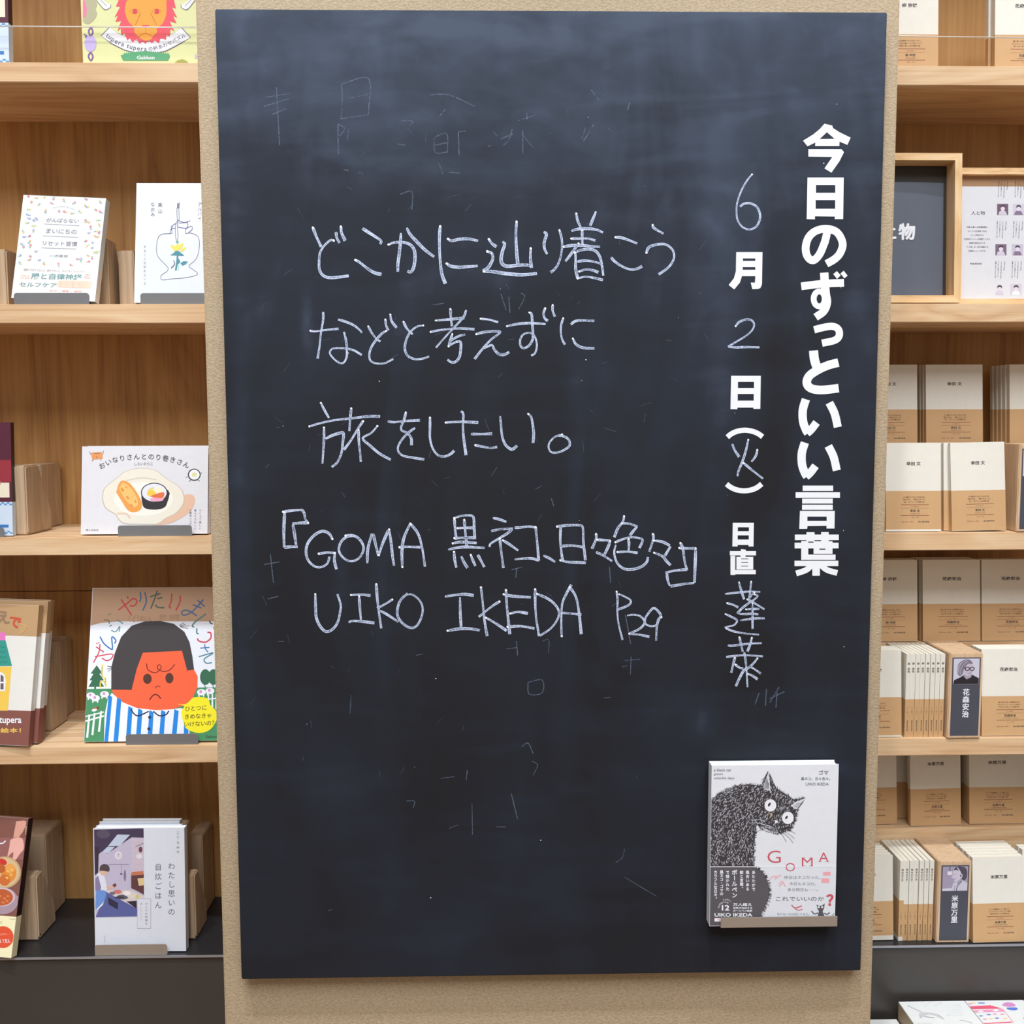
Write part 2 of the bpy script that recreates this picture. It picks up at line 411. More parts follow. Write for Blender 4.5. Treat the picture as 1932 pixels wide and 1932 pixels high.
    def clip(s, W, H, e=0.0004):
        """cut the print along the edges of the sheet it is printed on"""
        def cut(pg, ax, lim, sg):
            out = []
            for i, p in enumerate(pg):
                q = pg[i-1]; a, b = (q[ax]-lim)*sg, (p[ax]-lim)*sg
                if (a >= 0) != (b >= 0):
                    t = a/(a-b); out.append(tuple(q[k]+(p[k]-q[k])*t for k in range(3)))
                if b >= 0: out.append(p)
            return out
        nv, nf, nm = [], [], []
        for f, m in zip(s.f, s.m):
            pg = [s.v[i] for i in f]; inside = all(e <= p[0] <= W-e and e <= p[2] <= H-e for p in pg)
            if not inside:
                for ax, lim, sg in ((0, e, 1), (0, W-e, -1), (2, e, 1), (2, H-e, -1)):
                    pg = cut(pg, ax, lim, sg) if pg else pg
            if len(pg) >= 3: i = len(nv); nv += pg; nf.append(tuple(range(i, i+len(pg)))); nm.append(m)
        s.v, s.f, s.m, s.uv = nv, nf, nm, {}
        return s
    def build(s, name, parent=None):
        me = bpy.data.meshes.new(name); me.from_pydata(s.v, [], s.f)
        for m in s.mats: me.materials.append(m)
        me.polygons.foreach_set('material_index', s.m)
        if s.uv:
            ul = me.uv_layers.new(name='UVMap')
            for lp in me.loops: ul.data[lp.index].uv = s.uv.get(lp.vertex_index, (0.5, 0.5))
        # face the viewer (-y)
        bm = bmesh.new(); bm.from_mesh(me)
        fl = [f for f in bm.faces if f.normal.y > 0]
        bmesh.ops.reverse_faces(bm, faces=fl); bm.to_mesh(me); bm.free()
        o = bpy.data.objects.new(name, me); COL.objects.link(o)
        if parent is not None: o.parent = parent
        return o

# ================================================================ the setting
YS, YB = 0.44, 0.69          # shelf fronts and shelf backs
SH = [2.152, 1.7195, 1.2865, 0.882]   # tops of the wooden shelf boards
TK = 0.035
SB = 0.460                   # top of the black counter
PX0, PX1 = -0.410, 0.584     # the pillar
def struct(name, a, b, m):
    return tag(MB().box(a, b).build(name, m), kind='structure')
M_WALL = mat('wall_paint', (0.62, 0.61, 0.59), 0.8)
M_FLOOR = wood('floor_wood', srgb(120, 88, 58), srgb(150, 114, 78), srgb(170, 134, 96), 'X', 0.6, 0.4)
struct('floor', (-4, -5, -0.05), (4, 1.2, 0), M_FLOOR)
struct('ceiling', (-4, -5, 6.8), (4, 1.2, 6.85), mat('ceiling_paint', (0.7, 0.7, 0.7), 0.9))
struct('wall_back', (-4, 0.80, 0), (4, 0.90, 6.8), M_WALL)
struct('wall_left', (-4.1, -5, 0), (-4, 0.9, 6.8), M_WALL)
struct('wall_right', (4, -5, 0), (4.1, 0.9, 6.8), M_WALL)
struct('wall_front', (-4, -5.1, 0), (4, -5, 6.8), M_WALL)
pil = MB().box((PX0, 0, 0), (PX1, 0.7995, 6.8)).build('wall_pillar', M_PLASTER, bevel=0.003)
tag(pil, kind='structure')

# ================================================================ bookcases
def bookcase(x0, x1, label):
    t = thing('bookcase', label, 'bookcase', Matrix.Translation((x0, YS, 0)), 'built-in bookcases either side of the pillar')
    W = x1 - x0; D = YB - YS
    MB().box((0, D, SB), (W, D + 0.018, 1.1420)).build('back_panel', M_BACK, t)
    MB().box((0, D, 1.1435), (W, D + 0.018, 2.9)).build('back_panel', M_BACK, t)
    for z in SH + [2.60]:
        MB().box((0, 0, z - TK), (W, D, z)).build('shelf_board', M_SHELF, t, bevel=0.0012)
    for xx in (-0.02, W):
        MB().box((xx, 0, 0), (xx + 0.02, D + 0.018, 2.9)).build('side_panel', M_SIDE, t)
    c = MB().box((0, 0.004, 0.0), (W, D, SB - 0.006)).build('black_plinth', M_PANEL, t); c['label'] = 'dark panel below the black counter'
    c = MB().box((0, 0.001, SB - 0.006), (W, D, SB)).build('counter_top', M_BLACK, t); c['label'] = 'black laminate counter top'
    c = MB().box((0, -0.0008, SB - 0.0042), (W, 0.001, SB)).build('counter_edge', M_EDGE, t); c['label'] = 'thin pale metal edge strip'
    return t
bookcase(-1.45, PX0 - 0.0205, 'light wood bookcase left of the pillar, picture books and cookbooks facing out')
bookcase(PX1 + 0.0205, 1.65, 'light wood bookcase right of the pillar filled with small cream paperbacks')
def wire(x0, x1, z0, z1, y, label):
    b = MB(); n = 8; r = 0.0011
    for i in range(n):
        a = 2*math.pi*i/n; b.v += [(x0, y + r*math.cos(a), z0 + r*math.sin(a)), (x1, y + r*math.cos(a), z1 + r*math.sin(a))]
    b.f = [(2*i, 2*i+1, 2*((i+1) % n)+1, 2*((i+1) % n)) for i in range(n)]
    tag(b.build('guard_wire', M_WIRE), label, 'wire', 'guard wires across the top shelves')
_a = P(0, 46.8, YS + 0.004); _b = P(372, 51.5, YS + 0.004)
wire(-1.4500, PX0 - 0.0205, _a.z - 0.001, _b.z - 0.001, YS + 0.004, 'thin taut wire across the top shelf in front of the lion box')
_a = P(1700, 67.0, YS + 0.004); _b = P(1932, 76.5, YS + 0.004)
wire(PX1 + 0.0205, 1.65, _a.z, _a.z + (_b.z - _a.z) * 1.65 / 0.96 * 0.6, YS + 0.004, 'thin taut wire in front of the two propped booklets on the top shelf')

# ================================================================ generic book
def body(bw, bh, t, side='L', cov=0.0012, mc=None, mp=None, parent=None, inset=0.0022, spine_mat=None, rnd=False):
    """cover (two boards and a spine) and page block; local x right, y into the depth, z up"""
    c = MB(); mc = mc or M_WHITE; sm = spine_mat or mc
    c.box((0, 0, 0), (bw, cov, bh), mc); c.box((0, t - cov, 0), (bw, t, bh), mc)
    if side == 'L': c.box((0, cov, 0), (cov, t - cov, bh), sm)
    else: c.box((bw - cov, cov, 0), (bw, t - cov, bh), sm)
    c.build('cover', None, parent)
    a, b = (cov, bw - inset) if side == 'L' else (inset, bw - cov)
    pg = MB().box((a, cov, inset), (b, t - cov, bh - inset))
    pg.build('page_block', mp or M_PAGES, parent)
def band(bw, t, z0, z1, m, parent, side='L', e=0.0001, name='paper_band'):
    b = MB(); b.box((-e, -e, z0), (bw + e, 0, z1)); b.box((-e, t, z0), (bw + e, t + e, z1))
    b.box((-e, 0, z0), (0, t, z1)) if side == 'L' else b.box((bw, 0, z0), (bw + e, t, z1))
    return b.build(name, m, parent)
class Frame:
    """cover plane of a standing book: foot at px, depth y, base z; yaw turns it (+ = right edge goes back), lean tips the top back"""
    def __init__(s, px, y, z, yaw=0.0, lean=3.0, z_off=0.0, rollz=0.0):
        x = x_at(px, y, z); s.O = Vector((x, y, z + z_off))
        s.M = (Matrix.Rotation(R(yaw), 3, 'Z') @ Matrix.Rotation(R(-lean), 3, 'X') @ Matrix.Rotation(R(rollz), 3, 'Y'))
        s.mw = Matrix.Translation(s.O) @ s.M.to_4x4(); s.n = s.M @ Vector((0, -1, 0))
        s.ex = s.M @ Vector((1, 0, 0)); s.ez = s.M @ Vector((0, 0, 1))
    def settle(s, w_, T, z):
        """raise the frame so that the lowest foot corner rests on height z"""
        lo = min((s.M @ Vector((a, b, 0))).z for a in (0, w_) for b in (0, T)); s.O.z = z - lo + 0.0003
        s.mw = Matrix.Translation(s.O) @ s.M.to_4x4(); return s
    def pt(s, px, py):
        d = ray(px, py); k = (s.O - CAM).dot(s.n) / d.dot(s.n); q = CAM + d * k - s.O
        return q.dot(s.ex), q.dot(s.ez)
def lift(t, lean):  # how far the rear foot of a leaning book would dip under its front foot
    return t * math.sin(R(max(0, lean))) + 0.0004

def stand(px0, px1, y, z, hh, label, depth=0.05, mw=None, m=None):
    """sheet-metal book rest: front lip with rounded corners and a foot under the book"""
    x0, x1 = x_at(px0, y, z), x_at(px1, y, z); W = x1 - x0; r = 0.005
    pts = [(0, 0), (W, 0)] + [(W - r + r*math.cos(a), hh - r + r*math.sin(a)) for a in (0, .4, .8, 1.2, 1.57)] + \
          [(r - r*math.cos(a), hh - r + r*math.sin(a)) for a in (1.57, 1.2, .8, .4, 0)]
    t = thing('book_stand', label, 'book stand', Matrix.Translation((x0, y, z + .0002)))
    MB().prism(pts, 'Y', 0, 0.0012).build('front_lip', m or M_STAND, t)
    MB().box((0.001, 0.0012, 0.0001), (W - 0.001, depth, 0.0011)).build('base_plate', m or M_STAND, t)
    return t
def wedge(px, y, z, h, top, base, wd, label, m=None):
    """solid wooden book prop: right side face at px, upright front, sloping back"""
    x = x_at(px, y, z); k = h * 0.62
    prof = [(0, 0), (base, 0), (base, h*0.30), (top + (base-top)*0.5, k), (top, h), (0, h)]
    t = tag(MB().prism(prof, 'X', -wd, 0).build('book_prop', m or M_PROP, bevel=0.0025, mw=Matrix.Translation((x, y, z + .0004))), label, 'book prop')
    return t
def block(px, y, z, h, dp, wd, label, m=None, left=False):
    x = x_at(px, y, z); a = (0, 0, 0) if left else (-wd, 0, 0); b = (wd, dp, h) if left else (0, dp, h)
    return tag(MB().box(a, b).build('wooden_block', m or M_PROP, bevel=0.002, mw=Matrix.Translation((x, y, z + .0004))), label, 'block')

# ================================================================ chalkboard
BX0, BX1, BZ0, BZ1, BF = -0.3770, 0.5570, 0.6696, 2.0683, -0.023
board = thing('chalkboard', 'tall black chalkboard on the pillar, white lettering down its right side and chalk handwriting', 'chalkboard', Matrix.Translation((BX0, BF, BZ0)))
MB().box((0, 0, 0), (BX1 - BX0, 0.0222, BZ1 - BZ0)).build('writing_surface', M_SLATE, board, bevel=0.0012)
def to_board(px, py):
    p = P(px, py, BF); return p.x - BX0, p.z - BZ0
VINYL = mat('vinyl_white', (0.84, 0.86, 0.90), 0.35)
Z6 = (1340, 220, 4.39); Z7 = (1340, 640, 4.2)
rc = lambda x0, y0, x1, y1: [(x0, y0), (x1, y0), (x1, y1), (x0, y1)]
VL = [
 (Z6, [('P', [[(945,60),(1010,75),(1015,95),(1070,130),(1162,175),(1135,235),(1070,208),(1068,245),(868,245),(870,215),(805,247),(768,200),(850,150),(905,105)],[(905,187),(965,130),(1030,185)]]),('P',[[(812,270),(1085,270),(1107,295),(1070,370),(1003,465),(945,430),(1010,335),(812,332)]])]),
 (Z6, [('P', [[(805,505),(1105,505),(1100,850),(1030,850),(1032,828),(867,826),(866,852),(798,850)], rc(875,567,1035,632), rc(872,692,1034,764)])]),
 (Z6, [('L', 64, [(952,1030),(905,1140),(850,1192),(802,1155),(790,1080),(815,1000),(875,947),(965,930),(1050,960),(1096,1050),(1075,1130),(1030,1180),(962,1220)]),('L', 64, [(970,932),(962,985),(945,1050)])]),
 (Z6, [('L', 64, [(753,1406),(930,1385),(1107,1377)]),('L', 70, [(943,1293),(948,1380),(956,1475)]),('L', 48, [(902+46*math.cos(t), 1510+62*math.sin(t)) for t in np.linspace(0, 6.283, 14)]),('L', 64, [(958,1470),(968,1540),(940,1612),(872,1662)]),('P',[[(1018,1305),(1048,1280),(1080,1315),(1050,1345)]]),('P',[[(1078,1300),(1105,1277),(1137,1318),(1110,1340)]])]),
 (Z6, [('L', 60, [(860,1766),(930,1748),(1010,1737),(1060,1762),(1067,1815),(1030,1853),(925,1877)])]),
 (Z7, [('L', 72, [(818,90),(825,160),(845,225)]),('L', 68, [(1015,185),(930,208),(850,245),(785,290),(764,345),(795,388),(880,403),(1017,388)])]),
 (Z7, [('L', 66, [(757,476),(733,560),(735,650),(758,718),(775,744)]),('L', 62, [(766,746),(800,715),(842,660)]),('L', 64, [(943,503),(985,590),(1010,697)])]),
 (Z7, [('L', 66, [(749,819),(725,903),(727,993),(750,1061),(767,1087)]),('L', 62, [(758,1089),(792,1058),(834,1003)]),('L', 64, [(935,846),(977,933),(1002,1040)])]),
 (Z7, [('P',[rc(732,1160,973,1203)]),('P',[rc(676,1212,1027,1257)]),('P',[rc(728,1263,970,1302)]),('P',[rc(727,1311,970,1352)]),('P',[[(710,1360),(986,1360),(984,1500),(921,1500),(921,1478),(770,1480),(767,1503),(705,1503)],rc(769,1406,922,1440)])]),
 (Z7, [('P',[rc(670,1548,1018,1592)]),('P',[rc(762,1529,826,1604)]),('P',[rc(878,1528,938,1600)]),('P',[rc(668,1612,1016,1657)]),('P',[rc(720,1598,776,1748)]),('P',[rc(720,1706,992,1748)]),('P',[rc(818,1600,968,1700),rc(864,1659,911,1668)]),('P',[rc(667,1755,1014,1798)]),('P',[rc(808,1757,868,1874)]),
       ('L', 46, [(806,1786),(760,1828),(680,1856)]),('L', 46, [(872,1786),(925,1828),(1006,1852)])]),
 (Z6, [('P', [[(215,1123),(432,1123),(428,1390),(415,1420),(395,1428),(348,1430),(335,1375),(370,1375),(373,1322),(262,1322),(245,1375),(198,1432),(152,1395),(195,1340),(212,1280)], rc(270,1175,373,1196), rc(268,1247,373,1269)])]),
 (Z7, [('P', [[(165,290),(400,290),(396,552),(341,552),(341,542),(215,542),(214,555),(160,554)], rc(219,338,346,387), rc(217,434,344,487)])]),
 (Z7, [('P', [[(178,1455),(345,1455),(342,1642),(303,1642),(303,1630),(217,1630),(216,1642),(175,1642)], rc(218,1490,306,1521), rc(217,1554,305,1587)])]),
 (Z7, [('P',[rc(155,1679,362,1713)]),('P',[[(243,1663),(282,1668),(278,1728),(238,1728)]]),('P',[rc(207,1724,340,1824),rc(245,1738,300,1743),rc(245,1766,300,1771),rc(245,1795,300,1800)]),('P',[rc(160,1716,198,1868)]),('P',[rc(180,1828,360,1862)])]),
]
for crop, shp in VL:
    k = Ink(to_board, 0.0004).crop(*crop)
    for a_ in shp:
        if a_[0] == 'P': k.polyh(a_[1], VINYL)
        else: k.line(a_[2], a_[1], VINYL)
    k.build('vinyl_letter', board)
k = Ink(to_board, 0.0004).crop(1340, 790, 12.075)
k.line([(388,420),(480,345),(620,285),(785,262),(950,285),(1090,340),(1190,412)], 118, VINYL)
k.build('vinyl_bracket', board); k = Ink(to_board, 0.0004).crop(1340, 790, 12.075)
k.line([(370,1490),(480,1570),(620,1625),(770,1642),(920,1625),(1060,1570),(1170,1485)], 118, VINYL)
k.build('vinyl_bracket', board)

CH = {}
CH['first line of chalk handwriting'] = [
 ((570,380,8.05), 6.4, [[(165,400),(215,530),(290,690)],[(480,595),(430,590),(330,680),(270,790),(258,920),(265,1040),(320,1125),(420,1160),(560,1150),(710,1130)],[(515,465),(530,560),(570,630)],[(590,385),(600,480),(655,600)],
  [(915,410),(1000,465),(1110,535),(1200,600),(1185,650)],[(810,890),(880,930),(980,1010),(1090,1080),(1205,1110)],
  [(1315,655),(1400,625),(1520,620),(1630,650),(1700,730),(1715,850),(1695,1000),(1650,1070),(1600,1060)],[(1500,480),(1495,600),(1475,800),(1455,950),(1455,1070)],[(1590,400),(1640,500),(1750,620),(1870,740),(2005,842)]]),
 ((810,380,8.05), 6.6, [[(165,380),(155,520),(155,700),(165,900),(190,1100),(245,1250)],[(285,570),(340,600),(450,575),(600,570),(740,600)],[(265,945),(330,985),(450,1000),(600,990),(735,980)],
  [(905,575),(950,640),(1020,690)],[(880,760),(950,790),(965,870),(930,950),(880,1020),(815,1060)],[(830,1065),(950,1065),(1150,1095),(1400,1115),(1635,1095)],[(1110,610),(1145,650),(1110,760),(1090,880),(1110,950),(1180,985),(1300,975),(1450,965),(1540,975)],[(1325,310),(1315,500),(1325,750),(1345,960)],[(1540,715),(1535,850),(1550,1010)],
  [(1735,465),(1780,500),(1745,620),(1750,720),(1790,800)]]),
 ((1050,380,8.05), 5.8, [[(45,440),(75,550),(85,680),(65,830),(20,960),(-40,1040),(-90,1078)],
  [(300,185),(320,290),(365,390)],[(600,150),(560,250),(510,370)],[(225,450),(330,420),(500,415),(620,435),(705,475)],[(225,565),(350,565),(480,565),(590,595)],[(390,440),(390,560),(395,665)],[(110,690),(230,670),(400,670),(550,685),(660,690)],[(335,640),(270,730),(190,840),(135,910)],[(285,775),(290,900),(290,1020),(320,1170)],[(275,780),(370,740),(500,725),(600,760),(660,850),(690,980),(710,1130)],[(315,915),(450,900),(600,925),(700,960)],[(345,1065),(450,1035),(560,1050),(635,1080)],[(320,1170),(450,1145),(600,1170),(705,1195)],
  [(895,545),(980,550),(1100,590),(1225,640)],[(830,850),(880,910),(1000,990),(1130,1035),(1230,1020),(1300,985)],
  [(1460,360),(1475,400),(1550,450),(1625,490)],[(1365,780),(1400,700),(1500,660),(1640,650),(1740,710),(1785,800),(1770,900),(1690,1010),(1550,1110)]])]
CH['second line of chalk handwriting'] = [
 ((570,560,8.05), 5.0, [[(125,515),(200,525),(350,505),(555,485)],[(320,230),(320,350),(285,560),(265,750),(235,940)],[(545,345),(650,375),(780,430),(860,490),(910,545)],[(635,530),(665,650),(680,800),(675,920),(630,1000),(560,1000),(470,930),(420,850),(460,790),(560,780),(700,790),(800,820),(905,885)],
  [(1005,450),(1060,550),(1130,640),(1190,680)],[(1275,520),(1210,560),(1120,660),(1050,770),(1020,880),(1040,970),(1120,1010),(1250,1010),(1385,945)],[(1265,345),(1275,430),(1310,515)],[(1340,270),(1360,370),(1435,470)],
  [(1540,380),(1590,480),(1680,570)],[(1840,435),(1740,455),(1640,540),(1580,660),(1560,790),(1600,890),(1700,945),(1830,940),(1930,905)]]),
 ((810,560,6.0375), 5.2, [[(75,270),(200,260),(400,240)],[(240,140),(245,230),(258,335)],[(15,400),(150,375),(330,360),(515,370)],[(420,150),(390,230),(290,340),(180,460),(75,580)],[(262,425),(240,500),(220,565)],[(245,500),(330,450),(410,430)],[(220,565),(290,520),(350,510),(360,560),(345,680),(300,740),(250,745),(205,715)],
  [(585,250),(680,260),(785,290)],[(535,425),(640,400),(800,395),(780,430),(700,490),(600,600),(515,710)],[(620,590),(710,550),(740,600),(790,650),(850,660),(910,630)],
  [(885,335),(1000,310),(1150,300),(1325,310)],[(1140,180),(1165,200),(1175,330),(1180,470),(1140,550),(1080,585),(1040,560),(1035,490),(1070,430),(1140,410),(1200,450),(1225,550),(1205,640),(1160,670)],[(1320,130),(1300,190),(1315,245),(1350,275)],[(1405,95),(1405,160),(1430,225)],
  [(1525,245),(1500,330),(1500,430),(1520,500),(1545,545)],[(1610,315),(1670,275),(1770,270),(1880,275)],[(1635,475),(1670,540),(1750,580),(1880,588)]])]
CH['third line of chalk handwriting'] = [
 ((570,740,6.9), 5.4, [[(245,140),(290,230),(350,335)],[(95,445),(250,400),(450,360),(650,340),(850,315),(1015,315)],[(285,460),(285,600),(275,780),(265,930)],[(305,605),(400,560),(500,530),(540,540),(530,650),(515,780),(460,910),(385,975)],[(640,210),(625,350),(615,505)],[(795,375),(730,470),(640,620),(545,750)],[(735,490),(740,650),(755,790),(765,905)],[(980,440),(900,530),(790,600),(880,690),(1010,800),(1155,880)],
  [(1115,380),(1200,390),(1350,375),(1535,365)],[(1350,265),(1330,350),(1290,450),(1300,500),(1370,530),(1420,600),(1425,690)],[(1470,465),(1380,530),(1290,630),(1245,740),(1300,820),(1430,850),(1590,875)],
  [(1665,330),(1665,450),(1665,600),(1700,730),(1770,820),(1860,835),(1940,800),(1980,758)]]),
 ((830,740,6.9), 5.4, [[(75,395),(150,390),(300,385),(500,395)],[(275,245),(305,290),(300,450),(310,600),(340,820)],[(405,545),(550,545),(680,540)],[(460,690),(560,710),(660,725),(745,712)],
  [(785,310),(795,430),(810,570),(850,680),(920,740),(960,735),(1005,695)],[(1150,282),(1190,330),(1215,470),(1220,560),(1212,660)],
  [(1590,550),(1500,580),(1430,650),(1415,720),(1450,780),(1530,785),(1620,750),(1690,690),(1670,610),(1600,570),(1540,565)]])]
CH['fourth line of chalk handwriting, a bracketed title'] = [
 ((520,940,6.44), 6.0, [[(90,165),(200,150),(325,140)],[(325,140),(350,190),(360,250),(395,300)],[(395,300),(300,300),(205,310)],[(210,310),(230,430),(250,570)],[(110,170),(100,400),(105,600)],[(105,600),(180,590),(270,590)],
  [(690,495),(650,430),(570,400),(470,450),(390,550),(370,660),(400,760),(480,830),(560,835),(630,790),(655,710)],[(525,675),(620,660),(725,665)],[(720,665),(715,760),(740,865)],
  [(850,455),(920,450),(1000,480),(1060,560),(1065,640),(1010,730),(920,765),(830,730),(770,640),(790,540),(860,470),(930,455)],
  [(1115,790),(1120,620),(1170,430)],[(1185,430),(1215,560),(1250,700)],[(1255,690),(1300,550),(1370,390)],[(1380,380),(1405,550),(1420,700),(1440,820)],
  [(1540,835),(1535,650),(1560,480),(1640,300)],[(1640,310),(1730,430),(1780,600),(1815,830)],[(1505,595),(1600,590),(1760,595)]]),
 ((820,940,8.05), 5.8, [[(300,310),(310,450),(330,630)],[(300,300),(400,270),(520,260),(590,290),(600,450),(610,620)],[(350,455),(450,450),(600,450)],[(450,330),(465,500),(490,740)],[(300,605),(450,600),(620,600)],[(275,685),(400,665),(640,680)],[(205,780),(350,750),(500,740),(760,755)],[(295,815),(305,930),(330,1055)],[(405,880),(440,960),(500,1060)],[(550,860),(580,940),(620,1030)],[(655,860),(700,940),(755,1045)],
  [(885,300),(980,320),(1090,360)],[(860,500),(1000,470),(1190,465)],[(1180,470),(1110,530),(980,610),(850,690),(835,740)],[(990,610),(1010,800),(1045,1060)],[(1040,640),(1150,710),(1270,795)],
  [(1215,447),(1290,445),(1420,430),(1530,440)],[(1535,440),(1545,550),(1565,750),(1580,950)],[(1215,930),(1350,915),(1480,915),(1580,945)],[(1650,870),(1740,910),(1830,970)]]),
 ((1040,950,6.44), 5.6, [[(115,290),(110,450),(125,600),(140,700)],[(70,280),(200,265),(350,265),(385,300),(390,450),(415,690)],[(115,520),(250,510),(390,530)],[(110,690),(200,710),(300,715),(420,720)],
  [(545,370),(545,430),(495,550)],[(560,440),(640,445),(715,450)],[(715,455),(690,530),(635,640)],[(545,590),(630,630),(740,700)],
  [(885,155),(870,220),(810,300),(765,410)],[(860,240),(950,245),(1045,280)],[(1045,280),(1000,330),(955,390)],[(780,470),(850,440),(960,410),(1070,420),(1110,450),(1070,540)],[(940,430),(945,500),(940,570)],[(805,590),(930,585),(1050,600)],[(785,500),(765,600),(800,720),(880,790),(980,800),(1090,770),(1160,710),(1175,650)],
  [(1235,370),(1240,430),(1190,585)],[(1250,450),(1350,465),(1440,510)],[(1450,520),(1380,635)],[(1250,597),(1350,640),(1400,700),(1450,750)],
  [(1570,480),(1600,550),(1620,700),(1650,810)],[(1555,540),(1650,545),(1755,545)],[(1755,545),(1750,700),(1740,965)],[(1735,965),(1600,980),(1450,1005)],[(1440,1000),(1415,930),(1405,850)],[(1385,840),(1500,815),(1650,800)]])]
CH['fifth line of chalk handwriting, capitals and a page number'] = [
 ((570,1090,7.43), 5.4, [[(185,230),(190,400),(200,560),(260,690),(340,755),(430,720),(500,620),(535,470),(540,370),(495,230)],[(685,242),(820,235),(960,250)],[(800,260),(810,420),(825,590)],[(650,622),(720,605),(860,615),(1015,635)],
  [(1040,90),(1050,250),(1070,430),(1110,710)],[(1265,305),(1180,360),(1050,430)],[(1090,460),(1200,520),(1350,620)],[(1460,240),(1540,235),(1640,310),(1690,420),(1670,560),(1600,680),(1510,700),(1400,630),(1335,520),(1350,380),(1400,290),(1480,220)]]),
 ((830,1090,6.9), 5.8, [[(65,245),(200,225),(320,215),(440,230)],[(262,250),(265,450),(278,680)],[(100,690),(250,665),(400,665),(520,685)],[(535,125),(560,350),(580,550),(615,760)],[(775,310),(680,370),(505,510)],[(600,520),(720,590),(870,690)],
  [(860,160),(870,350),(890,550),(910,735)],[(830,215),(950,240),(1185,255)],[(915,465),(1020,445),(1145,465)],[(880,640),(1050,630),(1230,660)],[(1240,150),(1240,300),(1250,500),(1290,760)],[(1265,210),(1400,270),(1500,350),(1550,450),(1520,560),(1430,670),(1300,755)],
  [(1585,760),(1580,600),(1590,350),(1640,220),(1710,90)],[(1690,120),(1770,250),(1810,450),(1840,735)],[(1580,455),(1700,465),(1840,480)]]),
 ((1100,1090,8.05), 4.8, [[(510,210),(525,350),(520,500),(540,700),(600,945)],[(550,250),(640,290),(720,340),(710,400),(620,450),(520,485)],[(670,575),(760,560),(860,580),(925,640),(930,700),(850,780),(700,850)],[(700,850),(850,865),(1010,895)],
  [(1190,600),(1160,530),(1075,460),(1000,530),(945,620),(950,700),(1030,735),(1110,720),(1150,640),(1180,580)],[(1150,610),(1120,750),(1110,955)]])]
CH['chalk numerals of the date'] = [
 ((1340,310,10.73), 5.0, [[(845,205),(750,320),(640,510),(555,740),(530,920),(550,1120),(640,1260),(780,1320),(920,1270),(1000,1130),(1000,980),(930,850),(800,790),(680,800),(600,860)]]),
 ((1340,580,16.1), 5.0, [[(770,570),(870,450),(1000,390),(1150,360),(1290,420),(1330,540),(1280,680),(1130,830),(900,980),(540,1190)],[(540,1200),(800,1215),(1100,1205),(1500,1215)]]),
 ((1340,790,12.075), 5.2, [[(500,575),(560,720),(660,870)],[(1070,710),(1040,840),(940,980)],[(865,480),(810,730),(730,980),(640,1200),(620,1310)],[(760,1010),(950,1170),(1200,1365)]])]
CH['chalk name at the foot of the date column'] = [
 ((1340,1080,13.8), 4.6, [[(385,560),(560,540),(740,520),(1000,500),(1300,505)],[(750,260),(790,420),(880,700)],[(1065,240),(1045,420),(1015,690)],[(1150,525),(1080,580),(1040,640)],[(1150,570),(1235,610),(1150,700),(1000,800),(830,930),(700,1070)],[(965,700),(1100,770),(1250,860),(1410,960)],[(930,960),(1100,950),(1280,950)],[(750,1080),(900,1085),(1100,1075),(1250,1095)],[(780,1250),(1000,1215),(1200,1195),(1420,1195)],[(1100,800),(1100,1100),(1100,1470)],[(440,800),(590,840),(730,910)],[(400,1085),(560,1160),(700,1250),(620,1370),(500,1400),(370,1435)],[(420,1460),(600,1530),(850,1580),(1270,1620)]]),
 ((1340,1190,12.88), 5.0, [[(425,355),(520,365),(800,330),(1000,310),(1250,300)],[(710,160),(740,300),(790,510)],[(1010,170),(970,330),(900,505)],[(385,640),(550,615),(850,595),(1280,620)],[(825,520),(855,700),(880,950),(905,1370)],[(600,655),(560,800),(510,1020)],[(610,820),(700,890),(800,920)],[(1145,670),(1050,790),(930,900),(820,960),(720,1130),(620,1350)],[(990,880),(1100,950),(1230,1040)],[(920,1050),(1020,1090),(1150,1180)]])]
rnd = random.Random(3)
for lab, crops in [(a, ([b] if a[:5] not in ('chalk', 'fifth') else [[c] for c in b])) for a, b in CH.items()]:
  for crops in crops:
      k = Ink(to_board, 0.0002, 2.5e-5)
      for (x0, y0, s_), wpx, strokes in crops:
          k.crop(x0, y0, s_)
          for st in strokes:
              ph = rnd.random() * 6
              k.line(st, wpx * s_ * rnd.uniform(0.82, 1.0), M_CHALK, taper=lambda t, ph=ph: 0.88 + 0.14*math.sin(5*t + ph) - 0.25*max(0, 1 - t*12) , uv=True)
              if rnd.random() < 0.7: k.ell(st[0][0], st[0][1], wpx*s_*0.40, wpx*s_*0.34, M_CHALKDOT, rnd.random()*90, n=8)
      k.build('chalk_writing', board)['label'] = lab
